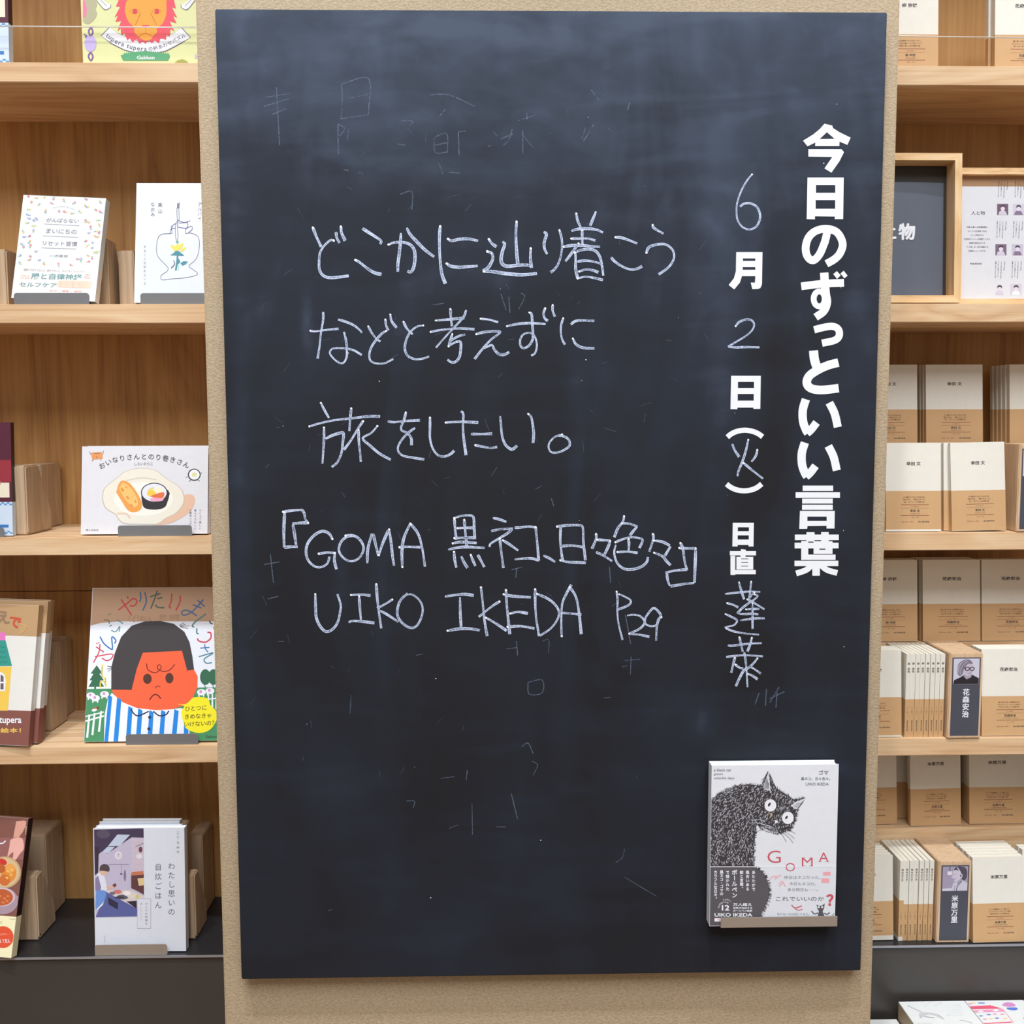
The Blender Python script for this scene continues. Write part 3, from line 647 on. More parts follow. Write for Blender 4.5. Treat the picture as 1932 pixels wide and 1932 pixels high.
# half-wiped older writing, scratches and specks
k = Ink(to_board, 0.00012, 1e-6).crop(400, 60, 2.055)
G = [[(503,205),(505,270),(500,338)],[(503,203),(608,182),(606,322)],[(530,258),(608,243)],[(500,338),(550,330),(606,322)],[(860,410),(910,395),(912,468)],[(862,412),(865,468),(912,466)],[(865,440),(910,430)],[(955,390),(958,480)],[(955,388),(985,385)],
     [(488,360),(490,475)],[(488,358),(515,375),(495,405)],[(530,375),(525,420)],[(1165,375),(1150,420),(1130,440)],[(1120,415),(1170,395)],[(1205,380),(1205,470)],[(1200,395),(1245,450)],[(1090,385),(1105,405)],[(1070,445),(1082,440)],[(1185,345),(1265,320)],[(1220,315),(1222,340)],
     [(730,345),(780,348),(765,365)],[(720,435),(750,440)],[(1440,425),(1480,360)],[(1470,225),(1500,265)],[(200,290),(300,260)],[(250,215),(262,440)],[(205,255),(300,240)],[(235,320),(285,300)],[(845,245),(920,245),(1020,290)],[(905,300),(880,330)],[(570,545),(585,552)],[(510,535),(530,538)],[(730,630),(775,620),(775,690)],[(1620,275),(1610,305)],
     [(880,510),(895,550)],[(920,545),(960,548)]]
for st in G: k.line(st, 4.2 * rnd.uniform(.7, 1.1), M_GHOST, uv=True)
k.crop(400, 1200, 2.055)
for st in [[(1180,20),(1185,75)],[(1140,50),(1180,45)],[(1280,20),(1305,15),(1305,65)],[(1225,180),(1280,170),(1280,220),(1230,225),(1225,180)],[(1600,95),(1660,90)],[(1625,80),(1622,150)],[(1590,120),(1610,115)],[(885,552),(940,545)],[(990,520),(985,560)],[(920,745),(955,732)],[(1008,650),(1010,770)],[(1100,740),(1140,740)],[(1160,610),(1185,710)],[(1200,430),(1225,415),(1245,455)],[(1240,485),(1262,500),(1245,540)],[(1600,825),(1590,860),(1565,878)],[(1600,935),(1725,1010)],[(450,1065),(465,1060)],[(540,230),(535,300)],[(790,75),(815,70)],[(1520,240),(1545,238)],[(755,640),(785,640),(780,665)]]:
    k.line(st, 3.2 * rnd.uniform(.6, 1.1), M_GHOST, uv=True)
k.crop(0, 0, 1)
for st in [[(1432,1308),(1424,1330)],[(1446,1300),(1444,1332)],[(1470,1296),(1452,1326)],[(1452,1318),(1480,1305)],[(1466,1306),(1464,1335)],[(945,555),(955,585)],[(960,560),(962,590)],[(983,553),(990,560),(978,585)],[(820,575),(838,572)],[(510,1045),(516,1100)],[(498,1065),(528,1060)],[(505,1130),(525,1125)],[(1040,940),(1045,955)],[(1180,1160),(1190,1215)],[(965,1075),(985,1070)],[(975,1072),(973,1090)],[(1150,1070),(1152,1100)],[(1155,250),(1148,242)],[(1105,240),(1098,262)]]:
    k.line(st, 1.6, M_GHOST, uv=True)
for _ in range(46):
    x, y = rnd.uniform(520, 1600), rnd.uniform(60, 1780); r_ = rnd.uniform(.6, 1.4); k.ell(x, y, r_, r_*.7, M_CHALKDOT if rnd.random() < .4 else M_GHOST, n=6)
for _ in range(90):
    x, y = rnd.uniform(470, 1340), rnd.uniform(90, 1500); a = rnd.uniform(-1.2, 1.2) + 1.57*rnd.choice((0, 1)); l_ = rnd.uniform(6, 26)
    k.line([(x, y), (x + l_*.5*math.cos(a) + rnd.uniform(-1, 1), y + l_*.5*math.sin(a)), (x + l_*math.cos(a), y + l_*math.sin(a))], rnd.uniform(.3, .8), M_GHOST, uv=True)
o = k.build('wiped_chalk_traces', board); o['label'] = 'faint half-wiped older chalk marks'; o['kind'] = 'stuff'

# holder and the cat book
zs = P(1470, 1748.5, BF - 0.026).z
hx0, hx1 = x_at(1359.7, BF - 0.028, zs), x_at(1579.8, BF - 0.028, zs)
t = thing('book_stand', 'taupe metal ledge on the chalkboard holding the black cat book', 'book stand', Matrix.Translation((hx0, BF - 0.028, zs)))
M_TAUPE = mat('taupe_metal', srgb(158, 146, 134), 0.45, 0.2)
W = hx1 - hx0
MB().box((0, 0, 0), (W, 0.0014, 0.0162)).build('front_lip', M_TAUPE, t, bevel=0.0006)
MB().box((0.0005, 0.0014, 0.0002), (W - 0.0005, 0.0262, 0.0014)).build('base_plate', M_TAUPE, t)
MB().box((0.0005, 0.0262, 0.0002), (W - 0.0005, 0.0274, 0.05)).build('mounting_plate', M_TAUPE, t)
fr = Frame(1338.5, BF - 0.0245, zs + 0.0015, 0, 0)
bw = fr.pt(1575, 1740)[0]; bh = fr.pt(1450, 1443.5)[1]; T = 0.0205
bk = thing('book', 'white book with a shaggy pen-drawn black cat, standing on the chalkboard ledge', 'book', fr.mw)
body(bw, bh, T, 'L', 0.0018, M_WHITE, M_PAGEW, bk, 0.0015)
ob = fr.pt(1450, 1634)[1]
band(bw, T, 0.0006, ob, mat('band_white', (0.74, 0.77, 0.84), 0.4), bk)
DK = ink(58, 55, 60); DK2 = ink(88, 86, 92); LG = ink(214, 216, 228); WH = ink(236, 238, 246); RED = ink(205, 84, 100); GR = ink(120, 122, 134); PK = ink(238, 170, 180)
k = Ink(fr.pt, 0.00022, 2e-5).crop(1320, 1430, 7.156)
cat = [(132,570),(180,545),(260,480),(380,420),(500,375),(650,355),(780,370),(830,370),(870,270),(925,170),(970,260),(1030,400),(1100,450),(1200,510),(1260,560),(1430,535),(1390,610),(1320,700),(1310,790),(1280,880),(1230,960),(1150,1000),(1060,1020),(960,990),(850,960),(770,900),(750,1020),(740,1150),(735,1250),(740,1400),(742,1464),(132,1464)]
k.poly(cat, DK)
def inside(x, y, pg):
    c = False
    for i in range(len(pg)):
        (x1, y1), (x2, y2) = pg[i], pg[i-1]
        if (y1 > y) != (y2 > y) and x < (x2-x1)*(y-y1)/(y2-y1)+x1: c = not c
    return c
rr = random.Random(11)
def furdir(x, y):
    if y < 900 and x > 700: return 1.1 + (x - 950) * 0.0012
    return 0.6 + max(0, (y - 500)) / 900 * 1.2 + (x - 400) * 0.0003
for j in range(2):
    k.top(); cnt = 0
    while cnt < (1500, 500)[j]:
        x, y = rr.uniform(132, 1400), rr.uniform(180, 1460)
        if not inside(x, y, cat): continue
        cnt += 1; a = furdir(x, y) + rr.uniform(-.5, .5); l_ = rr.uniform(14, 34)
        x2, y2 = x - l_*math.cos(a), y + l_*math.sin(a) * (1 if y > 300 else .6)
        if x2 < 132 or y2 > 1464 or not inside(x2, y2, cat): continue
        k.line([(x, y), (x2, y2)], rr.uniform(3.0, 6.0), (LG if j == 0 else DK), sm=False, layer=False)
k.top()
for i in range(len(cat) - 3):                         # bristles outside the outline
    (x1, y1), (x2, y2) = cat[i], cat[i+1]; ln = math.hypot(x2-x1, y2-y1)
    if 8 <= i <= 10 or 15 <= i <= 16: continue
    for j in range(int(ln / 11)):
        f = rr.random(); x, y = x1 + (x2-x1)*f, y1 + (y2-y1)*f; nx, ny = (y2-y1)/ln, -(x2-x1)/ln
        l_ = rr.uniform(16, 44); k.line([(x - nx*6, y - ny*6), (x + nx*l_*.6 + (x1-x2)/ln*l_*.6, y + ny*l_*.6 + (y1-y2)/ln*l_*.6)], 3.6, DK, sm=False, layer=False)
k.poly([(858,400),(885,300),(922,205),(930,300),(945,440),(880,430)], LG)
for i in range(9): k.line([(868+i*8, 420), (900+i*4, 250+i*12)], 4, DK2, sm=False)
k.line([(928,180),(935,300),(955,470)], 9, WH); k.poly([(1235,640),(1300,590),(1425,548),(1380,600),(1315,690),(1280,690)], LG)
for i in range(5): k.line([(1260+i*14, 655+i*6), (1330+i*14, 600+i*3)], 4, DK2, sm=False)
k.line([(1228,650),(1330,590),(1430,540)], 8, WH)
for cx, cy in ((955,640),(1190,808)):
    k.ell(cx, cy, 86, 90, DK); k.ell(cx, cy, 80, 84, WH)
k.ell(940, 628, 15, 30, DK, 30); k.ell(1172, 802, 14, 27, DK, 35)
k.poly([(1018,835),(1068,862),(1016,888)], WH); k.line([(940,740),(965,770),(958,800)], 12, ink(200, 160, 90))
k.poly([(830,930),(900,900),(980,930),(1040,960),(1060,1015),(980,1005),(890,985)], LG, sm=True)
k.top()
for _ in range(210):
    f_ = rr.random(); x, y = 815 + 235*f_, 905 + 75*f_ + rr.uniform(-30, 30); k.line([(x, y), (x + rr.uniform(12, 34), y + rr.uniform(2, 18))], 2.8, rr.choice((DK, DK2, DK, WH)), sm=False, layer=False)
k.line([(890,985),(940,1000),(975,985),(1000,1010),(1040,1025),(1070,1010)], 5, DK); k.line([(975,985),(965,960),(990,950)], 5, DK)
for st in [[(1075,985),(1130,1060),(1170,1135)],[(1090,980),(1190,1060),(1265,1145)],[(1110,975),(1210,1030),(1280,1085)],[(1190,975),(1250,995),(1295,1018)],[(755,1010),(810,975),(870,960)]]: k.line(st, 4, DK)
for st in [[(700,850),(790,830),(880,850)],[(680,880),(780,875),(870,900)],[(700,770),(730,820),(770,870)]]: k.line(st, 4, WH)
k.text('a black cat', 192, 145, 425, 180, GR, 0.01); k.text("goma's", 192, 200, 315, 238, GR, 0.01); k.text('colorful days', 192, 255, 468, 295, GR, 0.01)
k.text('ゴマ', 1608, 165, 1738, 225, GR, .02); k.text('黒ネコ、日々色々。', 1368, 258, 1762, 300, GR, .015); k.text('UIKO IKEDA', 1432, 333, 1742, 370, GR, .012)
k.crop(1320, 1590, 7.156)
for ch, x0, y0, x1, y1 in (('G',915,105,1095,270),('O',1160,272,1288,384),('M',1380,200,1525,315),('A',1608,130,1742,255)): k.text(ch, x0, y0, x1, y1, RED, -.008)
for x0, x1, y in ((1060,1095,205),(1380,1420,203),(1484,1525,203),(1380,1430,311),(1478,1525,311),(1605,1650,250),(1690,1745,250)): k.line([(x0, y), (x1, y)], 5, RED, sm=False)
k.line([(102,322),(1828,322)], 8, WH, sm=False)
blob = [(136,330),(745,330),(830,370),(890,450),(930,560),(945,680),(920,790),(860,900),(815,1010),(815,1118),(136,1118)]
k.poly(blob, DK2); k.top()
for i in range(1, 8):
    (x1, y1), (x2, y2) = blob[i], blob[i+1]; ln = math.hypot(x2-x1, y2-y1)
    for j in range(int(ln / 7)):
        f = rr.random(); x, y = x1 + (x2-x1)*f, y1 + (y2-y1)*f; nx, ny = (y2-y1)/ln, -(x2-x1)/ln
        l_ = rr.uniform(14, 36); k.line([(x - nx*6, y - ny*6), (x + nx*l_ + rr.uniform(-8, 8), y + ny*l_ + 6)], 3.6, DK, sm=False, layer=False)
for t_, cx, y0, y1, sz in (('あたたかで',727,370,655,50),('風合いある',646,370,650,50),('絵と言葉。',566,370,640,50),('ボールペン',470,360,745,76),('で描かれた',376,370,650,50),('黒ネコ・ゴマの',296,370,712,50),('カラフルな日々。',214,370,780,50)): k.vtext(t_, cx, y0, y1, sz, WH, .03)
k.ptext('フォロワー', [(310,775),(370,765),(430,800)], 24, WH, .02); k.ptext('Instagram', [(250,880),(275,820),(340,795),(395,810)], 32, WH, .02)
k.text('12', 298, 840, 402, 915, WH, .04); k.text('万人超え', 450, 815, 705, 852, WH, .03); k.text('世界が注目する', 450, 866, 710, 895, WH, .03); k.text('ボールペン画家', 450, 904, 710, 930, WH, .03)
k.text('UIKO IKEDA', 200, 948, 712, 998, WH, .03); k.rect(200, 1018, 300, 1062, WH); k.ell(262, 1040, 14, 14, PK)
k.text('昨日はネコだった。', 1145, 445, 1630, 490, GR); k.text('今日もネコだ。', 1210, 532, 1570, 576, GR); k.text('多分明日も──。', 1188, 612, 1598, 656, GR)
k.text('これでいいのか', 1030, 728, 1680, 785, DK); k.text('？', 1708, 692, 1808, 852, RED, .04); k.text('色々ないのは当たりまえ。', 1045, 945, 1480, 978, GR)
for st in [[(950,490),(1000,450),(1050,470)],[(1010,495),(1060,450),(1100,440)],[(1070,560),(1110,520),(1160,590)],[(1075,590),(1120,540)]]: k.line(st, 12, PK)
for a in ((1665,390,1768,440),(1645,480,1748,540)): k.rect(*a, PK)
k.line([(1240,840),(1290,880),(1380,850)], 14, RED); k.line([(1290,890),(1330,910),(1390,895)], 10, RED)
k.poly([(1580,830),(1605,850),(1650,848),(1688,818),(1682,880),(1660,925),(1690,1000),(1590,1000),(1610,925),(1588,885)], DK2)
for cx in (1608, 1655): k.ell(cx, 868, 15, 13, WH)
for st in [[(1600,945),(1550,960),(1510,920)],[(1680,950),(1720,965),(1755,940)]]: k.line(st, 14, DK2)
k.line([(1780,1000),(1815,955)], 6, DK)
k.clip(bw, bh).build('cover_print', bk)

# ================================================================ the left bookcase
K = lambda r, g, b: ink(r, g, b)
GREY_T = K(112, 116, 130); BLK = K(40, 38, 42)
def px_size(fr, pxr, pyt, pxb=None):
    """width from the pixel of the right edge at the foot, height from the top-edge pixel"""
    b = proj(fr.O); w_ = fr.pt(pxr, b[1])[0]; h_ = fr.pt((b[0] + pxr) / 2, pyt)[1]; return w_, h_

# -- top shelf: the yellow box with a lion
def maroon(px_right, py_top, base, zsh, y, thick, label, big):
    """maroon cookbook with a spoon and a blue gingham band; only its right edge is in the frame"""
    h_ = P(px_right, py_top, y).z - zsh; w_ = h_ * 0.70
    xr = x_at(px_right, y, zsh); fr = Frame(0, y, zsh, 0, 3.0); fr.O.x = xr - w_; fr.O.z = zsh + lift(thick, 3); fr.mw = Matrix.Translation(fr.O) @ fr.M.to_4x4()
    t = thing('cookbook', label, 'book', fr.mw)
    body(w_, h_, thick, 'R', 0.0012, mat('cover_maroon', srgb(88, 34, 54), 0.4), M_PAGES, t, 0.002, mat('spine_dark', srgb(38, 26, 30), 0.4))
    hb = h_ * 0.30
    band(w_, thick, 0.0004, hb, mat('band_blue', srgb(206, 222, 240), 0.5), t, 'R')
    k = Ink(lambda x, y_: (x * w_, (1 - y_) * h_)); A = h_ / w_
    k.rect(0, .33, 1, .525, K(152, 44, 58)); k.rect(.1, .53, .97, .66, K(236, 226, 204))
    k.ell(.78, .535, .085, .038 * 1.0, K(196, 140, 132)); k.ell(.77, .53, .05, .022, K(240, 214, 206)); k.line([(.79,.56),(.80,.62),(.83,.70)], .022, K(176, 108, 104))
    for i, ch in enumerate('難波里奈'): k.text(ch, .70, .055 + i*.034, .86, .083 + i*.034, K(238, 222, 190), .03)
    for r_ in range(2):
        for c_ in range(30):
            for yy in (.702, .955):
                if (r_ + c_) % 2 == 0: k.rect(c_/30, yy + r_*.013, (c_+1)/30, yy + (r_+1)*.013, K(92, 146, 206))
    k.vtext('ナポリタン', .74, .76, .90, .05, K(96, 120, 150)); k.vtext('ぜんぶのせ', .60, .76, .90, .05, K(96, 120, 150)); k.rect(.70, .90, .95, .925, K(60, 120, 190))
    k.clip(w_, h_).build('cover_print', t)
    return t
maroon(17.5, -150, 0, SH[0], YS + 0.02, 0.017, 'maroon cookbook with a spoon, partly in frame on the top shelf', 0)

fr = Frame(156.5, YS + 0.016, SH[0], 0, 0.0, 0.0004)
w_, h_ = fr.pt(402, 117)[0], 0.235
t = thing('puzzle_box', 'pale yellow shrink-wrapped puzzle box with a red-maned lion on the top shelf', 'box', fr.mw)
LY = mat('box_yellow', srgb(232, 234, 176), 0.25, coat=0.4)
MB().box((0, 0.0002, 0), (w_, 0.035, 0.0675)).build('box_base', LY, t, bevel=0.0012)
MB().box((0, 0, 0.068), (w_, 0.0352, h_)).build('box_lid', LY, t, bevel=0.0012)
k = Ink(fr.pt, 0.0003).crop(140, 0, 7.43)
LP = K(200, 182, 232); PP = K(132, 92, 160); GRY = K(240, 240, 246); GN = K(92, 170, 122); LR = K(240, 88, 104); LO = K(250, 168, 66); LD = K(206, 120, 48)
k.poly([(122,0),(300,0),(325,60),(300,130),(325,190),(300,250),(262,300),(220,330),(190,340),(150,330),(122,300)], K(186, 182, 148)); k.poly([(122,0),(160,20),(180,140),(165,230),(122,260)], K(240, 130, 170))
k.ell(228, 610, 84, 118, LP); k.line([(240,380),(205,430),(225,500),(262,450),(240,385)], 22, PP); k.line([(230,730),(200,790),(235,850),(262,790),(235,735)], 22, PP)
k.line([(140,480),(180,510),(150,520)], 16, PP)
for side in (1, -1):
    f = (lambda x: x) if side == 1 else (lambda x: 2010 - x)
    k.poly([(f(310), -20), (f(375), -30), (f(470), 60), (f(512), 55), (f(510), 110), (f(450), 138), (f(400), 110)], GRY, sm=False); k.line([(f(310), 5), (f(405), 120), (f(450), 138), (f(510), 100), (f(508), 60)], 7, K(90, 90, 110)); k.line([(f(370), 0), (f(455), 85)], 6, K(90, 90, 110))
ban = [(490,380),(600,460),(760,530),(900,575),(1000,585),(1110,575),(1300,515),(1420,450),(1510,385),(1632,520),(1500,610),(1300,715),(1100,760),(900,755),(700,705),(520,615),(375,500)]
k.poly(ban, K(96, 92, 118)); k.poly([(a + (8 if a < 1000 else -8), b - (0 if b > 590 else -8) + (-8 if b > 590 else 0)) for a, b in ban], GRY)
mane = [(1350,-30),(1400,0),(1425,120),(1370,100),(1445,250),(1385,220),(1435,325),(1340,300),(1405,440),(1350,400),(1340,520),(1290,480),(1290,560),(1210,540),(1190,610),(1130,570),(1090,610),(1040,560),(1000,620),(960,575),(920,620),(870,540),(820,600),(780,540),(745,570),(700,460),(660,500),(650,390),(605,440),(660,290),(578,310),(615,210),(565,245),(645,95),(585,90),(625,0),(660,-30)]
k.poly(mane, LR)
face = [(770,-40),(1250,-40),(1290,60),(1290,200),(1240,330),(1165,390),(1160,470),(1100,510),(1090,545),(1000,570),(905,520),(845,460),(840,390),(760,300),(715,180),(720,60)]
k.poly(face, LO, sm=True)
for cx, d in ((852,1),(1160,-1)):
    k.line([(cx-75,152),(cx-20,128),(cx+60,150),(cx+20,190),(cx-30,190),(cx-75,152)], 6, LD); k.ell(cx, 162, 34, 38, K(220, 70, 80))
k.line([(935,180),(900,260),(860,350)], 10, LD); k.line([(1070,185),(1110,260),(1160,360)], 10, LD)
k.poly([(940,350),(1065,350),(1003,402)], K(232, 80, 96)); k.line([(1003,395),(1003,470)], 8, LD); k.line([(905,520),(960,480),(1003,468),(1050,485),(1100,515)], 10, LD); k.line([(838,385),(850,460),(905,515)], 6, LD); k.line([(1165,385),(1160,460),(1100,515)], 6, LD)
for cx in (900, 1070):
    for a, b in ((0,0),(40,15),(10,40),(45,45),(-10,20)): k.ell(cx+a, 425+b*.8, 6, 6, LD, n=6)
k.ptext('tupera tupera', [(455,480),(600,580),(760,640),(880,670),(1025,685)], 92, K(84, 78, 104), .012); k.ptext('の絵あわせパズル', [(1035,688),(1150,672),(1300,620),(1450,545),(1560,485)], 66, K(84, 78, 104), .01)
gr = [(650,775)]
for i in range(22): gr += [(690 + i*29, 770 - 45*math.sin((i+.5)/22*3.14)), (704 + i*29, 735 - 25*math.sin((i+.5)/22*3.14))]
gr += [(1345,785),(1315,850),(685,850)]
k.poly(gr, GN); k.text('Gakken', 880, 782, 1128, 832, GRY, .02); k.poly([(1410,876),(1450,845),(1520,832),(1570,850),(1600,876)], K(170, 168, 84)); k.ell(1705, 790, 14, 34, LP)
k.clip(w_, h_).build('cover_print', t)

# -- second shelf
z1 = SH[1]
def floral():
    fr = Frame(22.0, YS + 0.012, z1, -3.0, 12.0, 0, 3.0); T = 0.017; fr.settle(0.158, T, z1 + .0012)
    w_ = 0.158; h_ = fr.pt(125, 371)[1]
    t = thing('book', 'white book with a border of tiny painted flowers, tilted on its grey stand', 'book', fr.mw)
    body(w_, h_, T, 'R', 0.0012, mat('cover_flower_white', (0.80, 0.86, 0.85), 0.35), M_PAGEW, t)
    band(w_, T, 0.0004, fr.pt(100, 506)[1], mat('band_pinkish', (0.85, 0.81, 0.79), 0.4), t, 'R')
    k = Ink(fr.pt).crop(0, 340, 7.43)
    T1 = K(150, 140, 156)
    def q(t_, x0, y0, x1, y1, m, sl=(.085, -.045), b=0.0):   # text parallel to the tilted cover
        k.textq(t_, (x0, y0), (x1, y0 + (x1-x0)*.03), (x0 - (y1-y0)*.16, y1), m, b)
    q('がんばらない', 655, 528, 1112, 588, T1, b=.012); q('まいにちの', 655, 678, 1082, 745, T1, b=.012); q('リセット習慣', 605, 848, 1090, 915, T1, b=.012); q('川添夏樹', 700, 1042, 955, 1078, T1)
    for a, b_, c, d in ((622,614,1115,638),(600,780,1095,802),(580,948,1070,965)): k.line([(a,b_),(c,d)], 6, T1, sm=False)
    k.ptext('Daily Reset Routine', [(742,388),(870,368),(960,380),(1055,412)], 26, T1)
    rr = random.Random(5)
    FC = [K(236,150,172), K(242,190,128), K(176,178,222), K(238,218,150), K(230,130,146), K(208,218,160)]; LC = [K(140,174,170), K(158,188,166), K(150,164,190), K(196,196,158)]
    spots = [(400,230),(440,310),(520,250),(620,250),(750,265),(890,270),(1050,310),(1215,270),(1400,290),(540,345),(720,320),(420,410),(380,480),(640,420),(830,440),(900,440),(1000,465),(1130,450),(1190,345),(1240,370),(1350,420),(1400,440),(420,540),(370,600),(480,570),(520,550),(460,640),(470,700),(1200,560),(1250,590),(1360,560),(1390,620),(1270,650),(330,730),(330,795),(420,780),(420,850),(430,910),(1360,710),(1390,740),(1240,740),(1330,780),(1370,800),(310,900),(330,940),(1210,850),(1300,880),(1210,930),(1290,950),(500,1000),(290,1050),(430,1070),(1320,1010),(1350,1000),(1240,1060),(1290,1100),(1250,1140),(400,1120),(560,1120),(620,1180),(820,1170),(990,1185),(1080,1105),(1140,1100),(290,1170)]
    for x, y in spots:
        c1, c2 = rr.choice(FC), rr.choice(LC); a = rr.uniform(0, 6.28); L_ = rr.uniform(26, 46)
        k.line([(x, y), (x + L_*.5*math.cos(a) + 6, y + L_*.5*math.sin(a)), (x + L_*math.cos(a), y + L_*math.sin(a))], 3.5, c2)
        for j in range(3): k.ell(x + L_*(.3+.25*j)*math.cos(a) + 8*(-1)**j, y + L_*(.3+.25*j)*math.sin(a) + 6, 13, 6, c2, rr.uniform(0, 180), n=8)
        for j in range(4): k.ell(x + 10*math.cos(j*1.57+a), y + 10*math.sin(j*1.57+a), 9, 7, c1, n=8)
    q('頑張りすぎてつらい人、疲れやすい人、なんとなくしんどい人へ', 335, 1240, 1200, 1272, T1)
    TQ = K(112, 158, 160); OR = K(240, 170, 150)
    q('腸と自律神経', 445, 1300, 1158, 1385, TQ, b=.02); q('の', 1190, 1318, 1270, 1385, OR, b=.01); q('セルフケア', 275, 1428, 800, 1490, TQ, b=.02)
    q('今日から', 295, 1328, 415, 1350, OR); q('はじめる', 290, 1355, 410, 1380, OR)
    k.poly([(820,1405),(1230,1412),(1290,1440),(1270,1500),(1220,1515),(830,1500),(800,1455)], K(252, 214, 194), sm=True)
    for y0 in (1420, 1450, 1482): q('食べて休んで整える毎日のコツ', 835, y0, 1245, y0 + 20, OR)
    q('自炊・運動・睡眠', 700, 1535, 1150, 1562, OR)
    k.clip(w_, h_).build('cover_print', t)
floral()
stand(26.8, 168.5, YS + 0.002, z1, 0.0205, 'grey metal stand lip holding the flower-bordered book', 0.03)

fr = Frame(253.4, YS + 0.018, z1, 0, 9); T = 0.02; fr.settle(0.15, T, z1 + .0012)
w_ = 0.150; h_ = fr.pt(320, 345.3)[1]
t = thing('book', 'white book with a line-drawn vase and yellow flower, cut off by the pillar', 'book', fr.mw)
body(w_, h_, T, 'L', 0.0016, M_WHITE, M_PAGEW, t)
band(w_, T, 0.0004, fr.pt(320, 452.5)[1], mat('band_white', (0.76, 0.78, 0.84), 0.4), t)
k = Ink(fr.pt).crop(0, 340, 4.025); LN = K(126, 128, 146); LV = K(104, 92, 160); TE = K(70, 140, 156); YE = K(238, 220, 96)
k.vtext('高山', 1216, 165, 258, 36, K(110, 112, 126)); k.vtext('なおみ', 1160, 165, 280, 34, K(110, 112, 126)); k.vtext('まるごと世界をたべる', 1100, 490, 800, 22, K(140, 142, 154)); k.vtext('アルバイ', 1517, 165, 310, 34, K(130, 130, 144))
for st in [[(1343,215),(1345,280),(1350,380),(1352,430),(1345,462)],[(1358,220),(1360,300),(1335,330),(1333,420),(1340,460)],[(1410,405),(1450,402),(1500,425),(1515,480),(1505,560),(1480,610),(1435,650),(1460,675),(1500,705),(1480,725),(1400,742),(1300,750),(1230,756),(1222,730),(1240,710),(1265,695),(1278,670),(1255,640),(1215,600),(1192,560),(1190,500),(1200,440),(1230,410),(1290,405),(1310,400)]]: k.line(st, 4.6, LN)
for st in [[(1290,410),(1300,370),(1330,365)],[(1300,380),(1315,340),(1340,330)],[(1350,305),(1400,320),(1445,308)],[(1355,325),(1420,322)],[(1355,358),(1420,362),(1425,318)],[(1410,405),(1412,370),(1455,350),(1458,375),(1430,400)],[(1350,340),(1350,360)],[(1300,345),(1308,400)]]: k.line(st, 4.2, LV)
k.line([(1352,175),(1350,215)], 12, K(120, 120, 134)); k.line([(1362,170),(1360,215)], 5, K(120, 120, 134))
for cx, cy, rx, ry, ro in ((1320,510,28,13,35),(1340,525,26,12,-10),(1375,500,26,11,-55),(1390,525,26,11,-35),(1350,505,14,22,0)): k.ell(cx, cy, rx, ry, YE, ro); 
k.ell(1347, 470, 11, 9, K(110, 170, 150)); k.poly([(1310,560),(1345,535),(1385,560),(1395,575),(1350,572),(1295,570)], TE, sm=True)
k.line([(1350,560),(1345,620),(1335,685)], 13, TE); k.poly([(1370,630),(1395,615),(1428,618),(1410,640),(1385,650)], TE); k.poly([(1340,600),(1360,598),(1370,620),(1350,640)], TE); k.line([(1320,610),(1325,640),(1300,668)], 7, K(96, 104, 136)); k.line([(1358,640),(1352,685)], 8, K(180, 220, 214))
k.clip(w_, h_).build('cover_print', t)
stand(265.3, 402, YS + 0.006, z1, 0.0205, 'grey metal stand lip under the vase-drawing book beside the pillar', 0.036)
wedge(207, YS + 0.063, z1, 0.130, 0.045, 0.08, 0.06, 'wooden book prop showing right of the flower-bordered book')
block(236, YS + 0.145, z1, 0.119, 0.05, 0.06, 'low wooden block behind the prop on the second shelf')
wedge(16, YS + 0.063, z1, 0.110, 0.05, 0.09, 0.06, 'wooden book prop left of the flower-bordered book, at the frame edge')
block(255.5, YS + 0.09, z1, 0.112, 0.05, 0.03, 'narrow wooden block peeking out left of the vase-drawing book')

